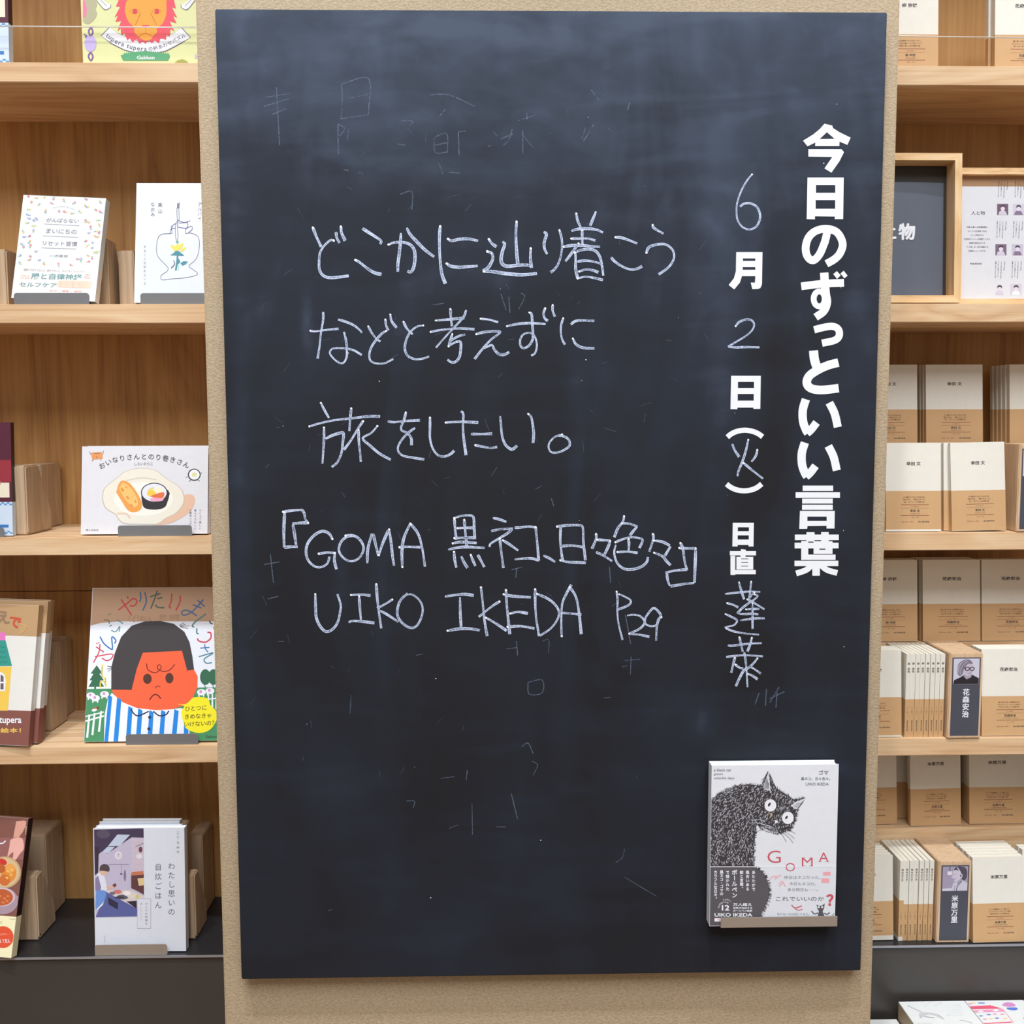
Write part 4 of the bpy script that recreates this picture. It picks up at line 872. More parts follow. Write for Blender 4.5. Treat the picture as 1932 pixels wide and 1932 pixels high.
# -- third shelf
z2 = SH[2]
maroon(24.3, 797.5, 0, z2, YS + 0.012, 0.014, 'maroon cookbook with spoon and blue gingham band, upright on the third shelf', 0)
stand(-30, 8, YS + 0.004, z2, 0.018, 'grey metal stand lip under the third-shelf maroon cookbook', 0.02)
wedge(53, YS + 0.03, z2, 0.133, 0.058, 0.11, 0.05, 'wooden book prop right of the third-shelf maroon cookbook')
block(82, YS + 0.145, z2, 0.130, 0.095, 0.05, 'wooden block behind the third-shelf prop')
for i in (1, 0):
    fr = Frame(152.5 + 11*i, YS + 0.016 + 0.0125*i, z2, 0, 8.0); T = 0.0115; fr.settle(0.24, T, z2 + 0.0012)
    w_ = fr.pt(391.5 + (4 if i else 0), 1009)[0]; h_ = fr.pt(280, 841.8 - 0.6*i)[1]
    t = thing('cookbook', ('front copy of the landscape cookbook with a plate of sushi' if i == 0 else 'rear copy of the landscape sushi cookbook, peeking out behind the front one'), 'book', fr.mw, 'landscape sushi cookbooks on the third shelf')
    body(w_, h_, T, 'L', 0.0009, mat('cover_lilac_white', (0.74, 0.73, 0.77), 0.35), M_PAGES, t)
    if i == 0:
        k = Ink(fr.pt).crop(0, 760, 4.025); DT = K(76, 74, 84)
        k.poly([(1230,850),(1400,700),(1480,720),(1450,820),(1330,900),(1240,925),(1180,925)], K(226, 186, 160), sm=True)
        pl = [(775,730),(790,650),(880,575),(950,520),(1060,495),(1180,510),(1260,570),(1340,620),(1390,670),(1400,760),(1340,840),(1260,880),(1200,922),(1080,924),(940,918),(890,870),(880,850),(800,800)]
        k.poly(pl, K(198, 188, 168), sm=True); k.poly([(a*.975+27, b*.975+17) for a, b in pl], K(232, 226, 212), sm=True)
        k.ell(1090, 730, 225, 130, K(240, 236, 226)); k.line([(960,590),(1080,570),(1190,585)], 8, K(206, 198, 182)); k.line([(890,840),(960,845),(990,880)], 14, K(224, 196, 172))
        k.poly([(882,680),(905,610),(935,590),(985,610),(1040,680),(1078,760),(1070,810),(1020,832),(970,815),(920,740)], K(232, 158, 78), sm=True); k.poly([(905,650),(935,605),(985,640),(1030,700),(1050,770),(1010,790),(950,730)], K(244, 190, 112), sm=True)
        for a, b, c in ((930,660,18),(970,720,16),(1000,780,14),(1030,750,12),(960,640,10)): k.ell(a, b, c, c*.5, K(224, 140, 60), 50, n=10)
        k.poly([(1072,690),(1275,660),(1270,760),(1240,800),(1170,812),(1100,800),(1080,760)], K(44, 40, 46), sm=True); k.ell(1172, 682, 102, 75, K(52, 50, 60), 0, 28); k.ell(1172, 682, 94, 68, K(226, 226, 238), 0, 28)
        k.ell(1150, 688, 34, 26, K(244, 200, 70)); k.ell(1205, 665, 32, 24, K(244, 232, 200)); k.poly([(1140,710),(1190,690),(1245,680),(1240,720),(1190,725)], K(224, 112, 66), sm=True); k.ell(1190, 735, 54, 14, K(238, 160, 190)); k.ell(1148, 655, 26, 9, K(220, 214, 120), -25)
        k.ptext('おいなりさんとのり巻きさん', [(750,490),(850,440),(960,415),(1090,408),(1220,415),(1340,440),(1440,482)], 50, DT, .008); k.text('しらいのりこ', 1022, 453, 1160, 474, DT)
        k.poly([(690,378),(775,372),(782,425),(700,432)], K(224, 150, 92)); k.ell(735, 412, 5, 4, DT, n=6); k.line([(715,385),(760,383)], 3, DT)
        for st in [[(690,395),(680,368)],[(780,395),(788,362)],[(710,432),(698,444)],[(762,428),(770,440)]]: k.line(st, 4, K(120, 120, 130))
        k.ell(1475, 546, 49, 46, K(60, 60, 66), 0, 24); k.ell(1476, 546, 40, 38, K(236, 240, 240), 0, 24); k.ell(1476, 546, 20, 18, K(222, 216, 170)); 
        for st in [[(1425,560),(1412,568)],[(1522,540),(1532,528)],[(1450,585),(1436,598)],[(1500,585),(1518,594)]]: k.line(st, 4, K(90, 90, 96))
        k.vtext('つくって楽しい', 1520, 805, 965, 20, K(100, 98, 106)); k.vtext('食べてうれしい', 1483, 805, 965, 20, K(100, 98, 106)); k.vtext('お寿司レシピ', 1447, 805, 930, 20, K(100, 98, 106)); k.text('婦人之友社', 652, 958, 748, 973, DT)
        k.clip(w_, h_).build('cover_print', t)
stand(222.9, 362.2, YS + 0.004, z2, 0.0205, 'grey metal stand lip in front of the landscape sushi cookbooks', 0.036)

# -- fourth shelf
z3 = SH[3]
for i in (2, 1, 0):
    T = 0.015; fr = Frame(0, YS + 0.010 + 0.0175*i, z3, -5.0, 11, 0, 1.2); w_ = 0.215; h_ = 0.268 + (0, .004, .004)[i]
    fr.O = Vector((x_at((62, 79, 84)[i], fr.O.y, z3) - w_ * math.cos(R(5)) , fr.O.y + w_*math.sin(R(5))*0.0, z3)); fr.settle(w_, T, z3 + .0012)
    t = thing('picture_book', ('front copy of the kraft and white picture book with a yellow house', 'second copy of the yellow-house picture book, just behind the front copy', 'rearmost copy of the yellow-house picture book, mostly its spine showing')[i], 'book', fr.mw, 'yellow-house picture books on the fourth shelf')
    body(w_, h_, T, 'R', 0.002, mat('cover_warm_white', (0.80, 0.78, 0.74), 0.4), M_PAGEW, t)
    band(w_, T, 0.0004, 0.066, mat('band_brown', srgb(134, 82, 72), 0.5), t, 'R')
    band(w_, T, h_ * 0.775, h_ - 0.0003, mat('cover_kraft', srgb(190, 154, 112), 0.5), t, 'R', name='kraft_wrap')
    if i == 0:
        k = Ink(fr.pt).crop(0, 1080, 4.025)
        k.poly([(-180,460),(40,455),(42,515),(-180,515)], K(228, 120, 190)); k.poly([(-200,515),(42,515),(92,710),(-240,715)], K(52, 152, 140))
        for r_ in range(4):
            for c_ in range(3): k.line([(-60+c_*34+r_*6, 560+r_*38), (-45+c_*34+r_*6, 572+r_*38), (-30+c_*34+r_*6, 560+r_*38)], 4, K(34, 110, 100))
        k.poly([(-240,715),(88,715),(60,1050),(-240,1050)], K(240, 200, 84))
        k.poly([(-40,900),(-40,800),(-25,765),(5,755),(35,775),(45,820),(38,900)], WH); k.poly([(-30,830),(-30,795),(0,770),(28,790),(28,830)], K(110, 92, 96)); k.rect(-30, 842, 28, 888, K(110, 92, 96)); k.line([(2,770),(0,890)], 7, WH)
        k.char('え', 25, 340, 110, K(150, 120, 96), .04); k.char('で', 115, 375, 100, K(206, 80, 48), .04, rot=12); k.char('す', 175, 425, 105, K(200, 160, 110), .04, rot=20)
        k.text('tupera tupera', -190, 1100, 163, 1160, WH, .02); k.text('の絵本！', -60, 1180, 160, 1218, K(236, 190, 90), .03)
        k.clip(w_, h_).build('cover_print', t)
stand(-40, 29.5, YS + 0.002, z3, 0.0205, 'grey metal stand lip under the yellow-house picture books', 0.02)
wedge(98, YS + 0.096, z3, 0.140, 0.035, 0.078, 0.05, 'wooden book prop behind the yellow-house picture books')
block(118, YS + 0.180, z3, 0.165, 0.062, 0.08, 'tall wooden block at the rear left of the fourth shelf')

fr = Frame(158.5, YS + 0.014, z3, 0, 14.0); T = 0.010; fr.settle(0.25, T, z3 + .0012)
w_ = 0.2560; h_ = fr.pt(290, 1108.5)[1]
t = thing('picture_book', 'picture book with an orange-faced frowning child in blue stripes', 'book', fr.mw)
body(w_, h_, T, 'L', 0.002, M_WHITE, M_PAGEW, t)
k = Ink(fr.pt).crop(0, 1080, 4.025)
BR = K(176, 140, 112); GN2 = K(70, 142, 96); DGN = K(48, 104, 76); SKY = K(232, 236, 246); OG = K(246, 98, 58); HB = K(62, 56, 58); BLU = K(24, 132, 220); YL = K(244, 232, 30); DR = K(112, 26, 26)
L_, R_ = 640, 1662
k.poly([(708,122),(1640,110),(1645,380),(690,410)], K(188, 150, 120)); k.poly([(690,404),(760,385),(900,372),(1640,372),(1648,875),(660,885)], SKY)
k.poly([(660,885),(1648,872),(1658,1298),(640,1290)], GN2)
def hw(pts_list, m, wd=11):
    for st in pts_list: k.line(st, wd, m)
RD = K(200, 66, 62); BL = K(84, 104, 146); GG = K(84, 100, 84); RS = K(206, 60, 90); BB = K(44, 110, 184)
hw([[(900,285),(960,240),(1010,200),(1040,215),(1025,250),(985,255)],[(920,205),(960,265),(1000,325)],[(965,180),(975,200)]], RD)
hw([[(1065,150),(1070,190),(1062,225)],[(1100,150),(1112,220),(1085,290)]], BL)
hw([[(1140,185),(1220,160)],[(1195,140),(1175,200),(1145,275)],[(1195,200),(1235,190)],[(1180,245),(1200,265),(1250,268)]], GG)
hw([[(1305,160),(1300,220),(1285,260),(1300,272)],[(1370,175),(1365,230),(1335,290)]], RD)
hw([[(1500,210),(1555,260)],[(1465,245),(1530,270)],[(1545,205),(1480,280),(1420,320),(1385,320),(1385,295),(1430,290),(1495,330)]], BL)
hw([[(1565,315),(1490,370),(1460,405),(1475,415)],[(1495,425),(1495,460),(1510,465)]], K(90, 128, 130)); hw([[(1590,365),(1600,385),(1615,390)]], GG)
hw([[(1620,420),(1645,435)],[(1575,455),(1600,460),(1600,500),(1560,530),(1510,520),(1500,500)]], RS)
hw([[(1520,575),(1590,570)],[(1555,545),(1560,580),(1580,605)]], BB, 8); hw([[(1510,640),(1620,610),(1560,650),(1550,670),(1570,690),(1610,685)]], K(70, 130, 150), 9)
hw([[(720,640),(850,620),(845,655),(810,670),(775,650)],[(760,545),(750,610),(710,685)],[(730,565),(790,605)],[(735,545),(738,535)],[(750,540),(752,530)]], RS, 9)
hw([[(760,487),(790,540),(840,580),(855,575),(850,490),(880,515),(870,540)]], BB, 10); hw([[(845,440),(880,450),(910,410),(905,450)],[(830,410),(850,400)],[(885,360),(905,370),(935,388)]], K(88, 136, 144), 8); hw([[(790,360),(825,365),(830,390)],[(822,325),(826,315)],[(838,320),(842,312)]], GG, 7)
k.text('くどうれいん', 978, 325, 1155, 378, K(150, 110, 92)); k.text('原作：制作堂', 1212, 318, 1360, 362, K(150, 110, 92))
k.poly([(845,900),(846,720),(870,620),(920,490),(1000,405),(1100,372),(1215,368),(1320,390),(1400,450),(1440,530),(1462,640),(1475,745),(1420,748),(1000,895)], HB)
k.poly([(845,890),(1000,892),(1040,730),(1085,610),(1382,595),(1422,745),(1475,738),(1502,790),(1500,870),(1465,950),(1400,1010),(1300,1040),(1180,1046),(1040,1030),(930,985),(870,930)], OG)
k.line([(1113,692),(1125,740),(1180,762),(1222,730),(1218,705),(1200,705),(1198,730),(1240,752),(1290,740),(1328,698)], 7, DR)
k.ell(1120, 808, 33, 39, K(84, 44, 30)); k.ell(1287, 803, 31, 40, K(84, 44, 30)); k.line([(1180,880),(1195,862),(1218,870)], 6, DR); k.line([(1135,968),(1165,932),(1195,930),(1222,958)], 10, DR)
for st in [[(1360,405),(1400,380)],[(1365,408),(1410,395)],[(1370,412),(1440,405)],[(1375,415),(1428,425)],[(850,715),(815,712)],[(848,722),(812,735)],[(848,730),(822,752)]]: k.line(st, 4, HB)
# striped shirt
k.poly([(790,1285),(795,1080),(820,960),(850,915),(930,985),(1040,1030),(1180,1046),(1300,1040),(1365,1030),(1430,1040),(1440,1230),(1420,1290)], WH)
for a, b, c, d in ((792,1285,826,930),(862,1285,890,950),(955,1290,975,1015),(1030,1290,1050,1032),(1118,1290,1135,1046),(1205,1290,1225,1044),(1300,1290,1325,1038),(1395,1290,1400,1040)):
    wt = 36 if a > 800 else 30; k.poly([(a, b), (a+wt, b), (c+wt*.9, d+15), (c, d)], BLU)
k.line([(995,1040),(1020,1075),(1055,1088),(1130,1055)], 10, K(34, 40, 76)); k.line([(1165,1055),(1210,1088),(1260,1080),(1283,1052)], 10, K(34, 40, 76)); k.ell(1137, 1100, 12, 12, K(34, 40, 76)); k.ell(1131, 1188, 12, 12, K(34, 40, 76))
# trees, sheep, fences
k.poly([(735,705),(782,770),(755,770),(790,820),(760,820),(792,868),(672,870),(700,820),(680,820),(710,770),(688,768)], DGN); k.rect(716, 865, 730, 885, DGN)
for cx in (1560, 1622): k.ell(cx, 795, 41, 60, DGN, 0, 20); k.line([(cx-10, 840), (cx, 875)], 6, DGN)
k.line([(778,700),(775,780),(800,810),(805,870)], 12, K(240, 214, 90)); k.line([(765,705),(790,705)], 5, K(240, 214, 90)); k.line([(800,830),(765,830),(762,880)], 9, K(240, 214, 90))
for i in range(12): k.ell(774 + rr.uniform(-4, 4) + (26 if i > 6 else 0), 720 + i*12, 3.5, 3.5, BLK, n=6)
for cx, cy in ((690,935),(795,925),(725,955),(1530,910),(1595,900)):
    k.ell(cx, cy, 34, 24, WH); k.ell(cx - 5, cy - 5, 11, 12, K(206, 150, 200)); k.rect(cx-24, cy+15, cx-14, cy+34, WH); k.rect(cx+12, cy+15, cx+22, cy+34, WH)
k.ell(722, 1040, 28, 14, K(180, 112, 74), -20); k.ell(716, 1046, 20, 10, WH, -10); k.ell(745, 1028, 9, 8, K(90, 60, 50))
for a in (672, 712, 762): k.poly([(a-18, 1255-(a-672)*.5), (a-2, 1255-(a-672)*.5), (a+14, 1080-(a-672)*.3), (a, 1080-(a-672)*.3)], WH)
k.line([(650,1130),(790,1090)], 12, WH, sm=False); k.line([(648,1095),(790,1060)], 9, WH, sm=False)
for a in (1582, 1612, 1642): k.poly([(a-6, 1040), (a+8, 1040), (a+6, 925), (a-4, 925)], WH)
k.line([(1560,965),(1655,955)], 9, WH, sm=False)
k.poly([(1465,950),(1520,945),(1580,960),(1600,1010),(1640,1050),(1648,1110),(1610,1180),(1550,1215),(1480,1215),(1410,1180),(1385,1110),(1380,1050),(1400,1015),(1345,998),(1410,1000)], YL, sm=True)
for t_, y0, x0, x1 in (('ひとつに', 1018, 1408, 1568), ('きめなきゃ', 1078, 1405, 1605), ('いけないの？', 1135, 1400, 1628)): k.textq(t_, (x0, y0), (x1, y0-12), (x0, y0+38), K(60, 56, 20), .01)
k.text('Gakken', 1560, 1236, 1645, 1258, BLK, .01)
k.clip(w_, h_).build('cover_print', t)
stand(237.8, 373.9, YS + 0.004, z3, 0.0210, 'grey metal stand lip in front of the frowning-child picture book', 0.026)

# -- black counter, left side
zc = SB
fr = Frame(0, YS + 0.008, zc, -6.0, 14.0, 0, 2.2); T = 0.019; w_ = 0.185; h_ = 0.2620
fr.O = Vector((x_at(31, fr.O.y, zc) - w_*math.cos(R(6)), fr.O.y, zc)); fr.settle(w_, T, zc + .0012)
t = thing('cookbook', 'glossy brown cookbook with curry dishes and a cream band, leaning at the frame edge', 'book', fr.mw)
body(w_, h_, T, 'R', 0.0012, mat('cover_brown_gloss', srgb(132, 84, 74), 0.15, coat=0.5), M_PAGES, t, 0.0022, mat('spine_dark', srgb(38, 26, 30), 0.4))
band(w_, T, 0.0004, fr.pt(20, 1729)[1], mat('band_cream', srgb(246, 238, 196), 0.5), t, 'R')
k = Ink(fr.pt).crop(0, 1530, 6.66)
k.poly([(205,130),(330,130),(290,260),(240,340),(250,520),(200,610),(150,600),(165,520),(120,560),(95,600),(100,540),(150,420),(180,260)], K(218, 160, 142), sm=True); k.poly([(-60,335),(390,335),(380,600),(-60,640)], K(150, 96, 92)); k.poly([(180,340),(280,345),(300,470),(250,540),(200,610),(160,610),(170,520),(115,560),(95,620),(95,560),(120,450),(130,370)], K(232, 176, 164), sm=True)
k.line([(-20,405),(30,408),(72,375)], 14, WH); k.vtext('かけカレ', 328, 190, 300, 26, K(240, 210, 200), .02)
k.ell(60, 770, 205, 200, K(196, 164, 120), 0, 28); k.ell(50, 770, 190, 185, K(214, 186, 142), 0, 28)
for a, b, c, d, m in ((110,790,95,120,K(222,140,58)),(130,720,60,60,K(236,162,80)),(60,870,70,70,K(206,110,50)),(30,640,60,40,K(206,50,44)),(0,720,70,60,K(190,96,44))): k.ell(a, b, c, d, m, 20)
for a, b in ((100,760),(140,800),(90,840),(150,740)): k.ell(a, b, 22, 14, K(244, 184, 100), 30, n=8)
k.ell(30, 1130, 200, 170, K(170, 146, 160), 0, 28); k.ell(20, 1080, 170, 120, K(206, 186, 196), 0, 28); k.ell(15, 1085, 150, 104, K(190, 92, 50), 0, 28); k.line([(190,1080),(235,1090),(240,1150),(180,1170)], 26, K(170, 146, 160))
for a, b in ((0,1070),(60,1100),(100,1070),(40,1150),(90,1130)): k.ell(a, b, 20, 14, K(220, 130, 70), 10, n=8)
k.text('だけで煮込むが', -90, 1380, 25, 1420, K(90, 120, 80)); k.ell(35, 1585, 138, 138, K(226, 84, 50), 0, 30); k.text('料理好き１７万人', -150, 1610, 128, 1660, WH, .03); k.text('フォロワー', -40, 1540, 110, 1562, K(250, 200, 180)); k.text('KADOKAWA', 122, 1354, 212, 1364, K(90, 90, 80))
k.clip(w_, h_).build('cover_print', t)
stand(-40, 13, YS + 0.001, zc, 0.0205, 'grey metal stand lip under the curry cookbook', 0.018)
wedge(73.5, YS + 0.066, zc, 0.135, 0.028, 0.082, 0.05, 'pale wooden book prop right of the curry cookbook')
block(92, YS + 0.150, zc, 0.185, 0.085, 0.09, 'tall wooden block behind the curry cookbook prop')

for i in (2, 1, 0):
    fr = Frame((179.8, 184, 192)[i], YS + 0.016 + 0.0195*i, zc, -1.2, 3.0, lift(.018, 3) + 0.0012 + (0, .0003, .004)[i]); T = 0.0175
    w_ = (0.168, 0.168, 0.168)[i]; h_ = fr.pt(230, 1562.5)[1] if i == 0 else Frame(179.8, YS + 0.016, zc, -1.2, 3.0).pt(230, 1562.5)[1] - .008
    if i == 0: w_ = fr.pt(351, 1794)[0]
    if i == 2: w_ = .160
    t = thing('cookbook', ('front copy of the white cookbook with a kitchen photograph', 'second copy of the white kitchen-photograph cookbook, its top edge showing', 'rearmost copy of the white kitchen-photograph cookbook, showing at the right')[i], 'book', fr.mw, 'white kitchen-photo cookbooks on the black counter')
    body(w_, h_, T, 'R', 0.0012, mat('cover_cool_white', (0.74, 0.77, 0.86), 0.35), M_PAGEW, t)
    if i == 0:
        k = Ink(fr.pt).crop(170, 1540, 7.156); PB = K(70, 58, 84)
        ph = [(52,180),(722,160),(728,1355),(76,1368)]
        k.poly(ph, K(196, 188, 212)); k.poly([(52,180),(722,160),(724,290),(560,285),(240,500),(155,480),(60,560)], PB); k.poly([(370,245),(540,250),(400,400),(240,405)], K(196, 206, 228)); k.poly([(235,412),(335,415),(250,495),(155,488)], K(196, 206, 228)); k.line([(365,245),(240,400)], 6, PB)
        k.ell(180, 240, 90, 60, K(90, 80, 100)); k.poly([(56,400),(120,420),(110,760),(64,800)], K(60, 46, 66)); k.poly([(560,290),(724,300),(726,850),(560,960)], K(206, 192, 208))
        for i_ in range(6): k.line([(560, 360 + i_*70), (724, 350 + i_*76)], 3, K(186, 172, 192), sm=False)
        k.ell(382, 528, 48, 50, K(236, 236, 244)); k.ell(382, 528, 38, 40, K(212, 206, 220)); k.line([(382,528),(382,500)], 4, PB); k.line([(250,650),(525,648)], 7, K(120, 110, 140)); k.line([(420,655),(420,780)], 5, K(120, 110, 140)); k.ell(420, 780, 18, 10, PB); k.ell(470, 800, 16, 80, K(134, 118, 150))
        k.line([(615,410),(720,365)], 7, PB); k.ell(682, 450, 26, 40, K(110, 66, 80)); k.ell(665, 540, 40, 36, K(226, 222, 230)); k.poly([(555,780),(726,770),(728,1060),(640,1010),(555,970)], K(98, 62, 66)); k.poly([(640,840),(728,830),(728,930),(660,940)], K(226, 200, 150)); k.poly([(560,750),(720,740),(722,790),(560,800)], K(200, 120, 90))
        k.poly([(200,1000),(560,1000),(730,1080),(730,1210),(640,1250),(520,1180),(300,1120)], K(220, 208, 206)); k.poly([(200,1010),(640,1250),(640,1350),(76,1360),(150,1180)], K(92, 100, 160)); k.poly([(240,1090),(380,1170),(375,1260),(250,1190)], K(50, 46, 74)); k.poly([(490,1150),(630,1140),(632,1250)], K(50, 44, 60))
        for a, b, c, d, m in ((370,1020,60,28,K(210,120,120)),(440,1090,80,34,K(100,96,110)),(500,1040,50,34,K(240,236,236)),(560,1080,60,24,K(226,216,206)),(640,1080,28,22,K(210,200,120)),(300,1040,40,22,K(120,110,130)),(400,1095,70,14,K(60,54,66))): k.ell(a, b, c, d, m)
        k.poly([(90,790),(130,760),(190,800),(215,900),(235,990),(180,1000),(100,1010),(70,960)], K(226, 228, 244), sm=True); k.poly([(70,840),(110,800),(150,960),(140,1010),(72,1000)], K(140, 128, 168)); k.poly([(85,1000),(210,1010),(190,1150),(80,1270),(78,1100)], K(110, 150, 220), sm=True); k.poly([(90,1250),(190,1150),(170,1200),(85,1275)], WH)
        k.poly([(215,950),(330,935),(335,965),(235,990)], K(222, 180, 160)); k.poly([(300,930),(340,900),(360,930),(330,960)], K(120, 60, 60)); k.poly([(140,720),(230,735),(225,780),(165,800),(135,760)], K(226, 184, 164), sm=True); k.poly([(130,740),(135,680),(180,645),(240,655),(264,700),(255,745),(200,740),(160,735)], K(84, 70, 76), sm=True)
        k.rect(636, 1108, 822, 1515, K(170, 172, 186)); k.rect(641, 1113, 817, 1510, K(222, 224, 236))
        k.vtext('ひとりの料理を', 761, 1160, 1470, 34, K(110, 112, 126), .012); k.vtext('楽しむヒント', 692, 1160, 1420, 34, K(140, 142, 156))
        k.vtext('こてらみや', 1186, 190, 515, 46, K(110, 112, 126)); k.vtext('わたし思いの', 1100, 610, 1350, 100, K(84, 86, 104), -.004); k.vtext('自炊ごはん', 920, 620, 1262, 100, K(84, 86, 104), -.004); k.vtext('家の光協会', 197, 1610, 1708, 14, K(130, 132, 144))
        k.clip(w_, h_).build('cover_print', t)
stand(179.4, 315.5, YS + 0.0025, zc, 0.0220, 'taupe metal stand lip under the white kitchen-photo cookbooks', 0.06, m=M_TAUPE)
block(355, YS + 0.095, zc, 0.223, 0.035, 0.145, 'wide wooden block behind the white kitchen-photo cookbooks')
wedge(370.5, YS + 0.062, zc, 0.135, 0.028, 0.080, 0.024, 'pale wooden book prop right of the white kitchen-photo cookbooks')
block(386, YS + 0.160, zc, 0.175, 0.08, 0.03, 'tall wooden block in the counter corner next to the pillar')

# ================================================================ the right bookcase
BKT = K(58, 52, 54); RU = K(134, 66, 44); KT = K(110, 76, 54)
def blurb(n):
    return {'幸田文': ('父の露伴から学んだ生活の術。', '「着せ初め」「書を仕立てる」', '「福」「捨てた」ほか随筆21編。', '人と物 10', 'KODA AYA', '1904 - 1990'),
            '柳宗悦': ('民藝運動の父が見つめた、', '用の美と暮らしの工芸について', '「雑器の美」ほか随筆15編。', '人と物 1', 'YANAGI SOETSU', '1889 - 1961'),
            '花森安治': ('雑誌「暮しの手帖」初代編集長が伝える', 'まともなくらしの、ほんとうの豊かさ', '「美しきものに美しい」ほか随筆19編。', '人と物 2', 'HANAMORI YASUJI', '1911 - 1978'),
            '米原万里': ('ロシア語通訳として活躍した', 'エッセイストによる、食と言葉', '「旅行者の朝食」ほか随筆17編。', '人と物 5', 'YONEHARA MARI', '1950 - 2006'),
            '茨木のり子': ('詩人が綴る、', '暮らしの中のことば', 'ほか詩と随筆。', '人と物 9', 'IBARAGI NORIKO', '1926 - 2006')}[n]
PROTO = {}
def paperback(name, W, H, T, facing='cover', side='L', slip=0.0, spine_band=0.457):
    """pocket paperback with a kraft band; facing 'spine' turns it spine-out (local x = thickness)"""
    key = (name, W, H, T, facing, side, slip)
    if key in PROTO: return None
    t = thing('paperback', '', 'book'); PROTO[key] = t
    if facing == 'cover':
        body(W, H, T, side, 0.0004, M_CREAM, M_PAGES, t, 0.0008)
        bz = H * 0.457; z0 = max(0.0004, slip); band(W, T, z0, bz, M_KRAFT, t, side)
        k = Ink(lambda x, y: (x, H - y), 0.00016)
        tx = lambda s_, cx, vy, wf, m, b=0.0, hf=None: k.text(s_, W*(cx-wf/2), H*(1-vy) - (hf or 0.012)*H/2, W*(cx+wf/2), H*(1-vy) + (hf or 0.012)*H/2, m, b)
        sp = name if len(name) > 3 else {'幸田文': '幸田 文', '柳宗悦': '柳 宗悦'}[name]
        tx(sp, .505, .767, .26 if len(name) < 4 else .33, BKT, .022, .044)
        b_ = blurb(name)
        for i, v_ in enumerate((.387, .360, .333)): tx(b_[i], .51, v_, (.40, .42, .38)[i], KT, .015, .0165)
        for v_, th in ((.301, .0055), (.262, .0022), (.180, .0055)): k.rect(W*.27, H*(1-v_-th/2), W*.78, H*(1-v_+th/2), RU)
        tx(b_[3], .52, .280, .14, KT, 0, .014); tx(sp, .525, .233, .18 if len(name) < 4 else .22, BKT, .02, .031); tx(b_[4], .525, .201, .18 if len(name) < 4 else .28, KT, 0, .013); tx(b_[5], .53, .158, .13, KT, 0, .010)
        tx('価格', .305, .107, .05, KT, 0, .012); tx('550yen（税込）', .42, .107, .16, KT, 0, .016); tx('MUJI 無印良品', .685, .107, .20, BKT, .02, .020)
        k.build('cover_print', t)
    else:
        c = MB(); c.box((0, 0, 0), (T, .0004, H), M_CREAM); c.box((0, .0004, 0), (.0004, W, H), M_CREAM); c.box((T-.0004, .0004, 0), (T, W, H), M_CREAM); c.build('cover', None, t)
        MB().box((.0004, .0004, .0008), (T-.0004, W-.0008, H-.0008)).build('page_block', M_PAGES, t)
        bz = H * spine_band; b = MB(); b.box((-.0001, -.0001, slip + .0003), (T+.0001, 0, bz + slip)); b.box((-.0001, 0, slip + .0003), (0, W, bz + slip)); b.box((T, 0, slip + .0003), (T+.0001, W, bz + slip)); b.build('paper_band', M_KRAFT, t)
        k = Ink(lambda x, y: (x, H - y), 0.00016)
        n_ = {'柳宗悦': '柳　宗悦'}.get(name, name); k.vtext(n_, T*.55, H*.10, H*.10 + .0052*len(n_), .0050, BKT, .015)
        k.vtext('人と物９' if name[0] == '茨' else '人と物１', T*.5, H*.63, H*.63 + .018, .0032, KT); k.char('M', 0, 0, 0.0001, BKT); k.up()
        v = H*.80; k.textq('MUJI BOOKS', (T*.72, v), (T*.72, v + .021), (T*.38, v), BKT, .02)
        k.build('cover_print', t)
    return t
def put(name, W, H, T, mw, label, group, facing='cover', side='L', slip=0.0):
    key = (name, W, H, T, facing, side, slip); t = paperback(name, W, H, T, facing, side, slip)
    if t is not None: t.matrix_world = mw; t['label'] = label; t['group'] = group; return t
    return dup(PROTO[key], mw, label, group)
def mtx(x, y, z, yaw=0.0, lean=0.0, roll=0.0):
    return Matrix.Translation((x, y, z)) @ (Matrix.Rotation(R(yaw), 3, 'Z') @ Matrix.Rotation(R(-lean), 3, 'X') @ Matrix.Rotation(R(roll), 3, 'Y')).to_4x4()
def riser(z0, z1, y0, y1, label):
    o = MB().box((0, 0, 0), (0.86, y1 - y0, z1 - z0)).build('display_riser', M_SIDE if False else M_SHELF, bevel=0.001, mw=Matrix.Translation((PX1 + 0.024, y0, z0)))
    tag(o, label, 'riser', 'wooden risers under the rear rows of paperbacks')
xa = lambda px, y, z: x_at(px, y, z)

# -- top shelf: two larger booklets
for pxl, pxr, nm, lab, st in ((1668, 1768.5, '柳宗悦', 'larger white-and-kraft booklet beside the pillar on the top shelf, behind the wire', 0), (1876.5, 1978, '花森安治', 'larger white-and-kraft booklet further from the pillar on the top shelf', 1)):
    y = YS + 0.068; z = SH[0]
    if st == 0: x = xa(1769.5, y, z) - 0.112
    else: x = xa(1876.5, y, z)
    put(nm, 0.112, 0.176, 0.012, mtx(x, y, z + 0.0022, 0, 3.5), lab, 'larger booklets on the top shelf')
    if st == 1:
        put(nm, 0.112, 0.176, 0.012, mtx(x - 0.0045, y + 0.0165, z + 0.0022, 0, 3.5), 'second booklet behind the one further from the pillar on the top shelf', 'larger booklets on the top shelf')

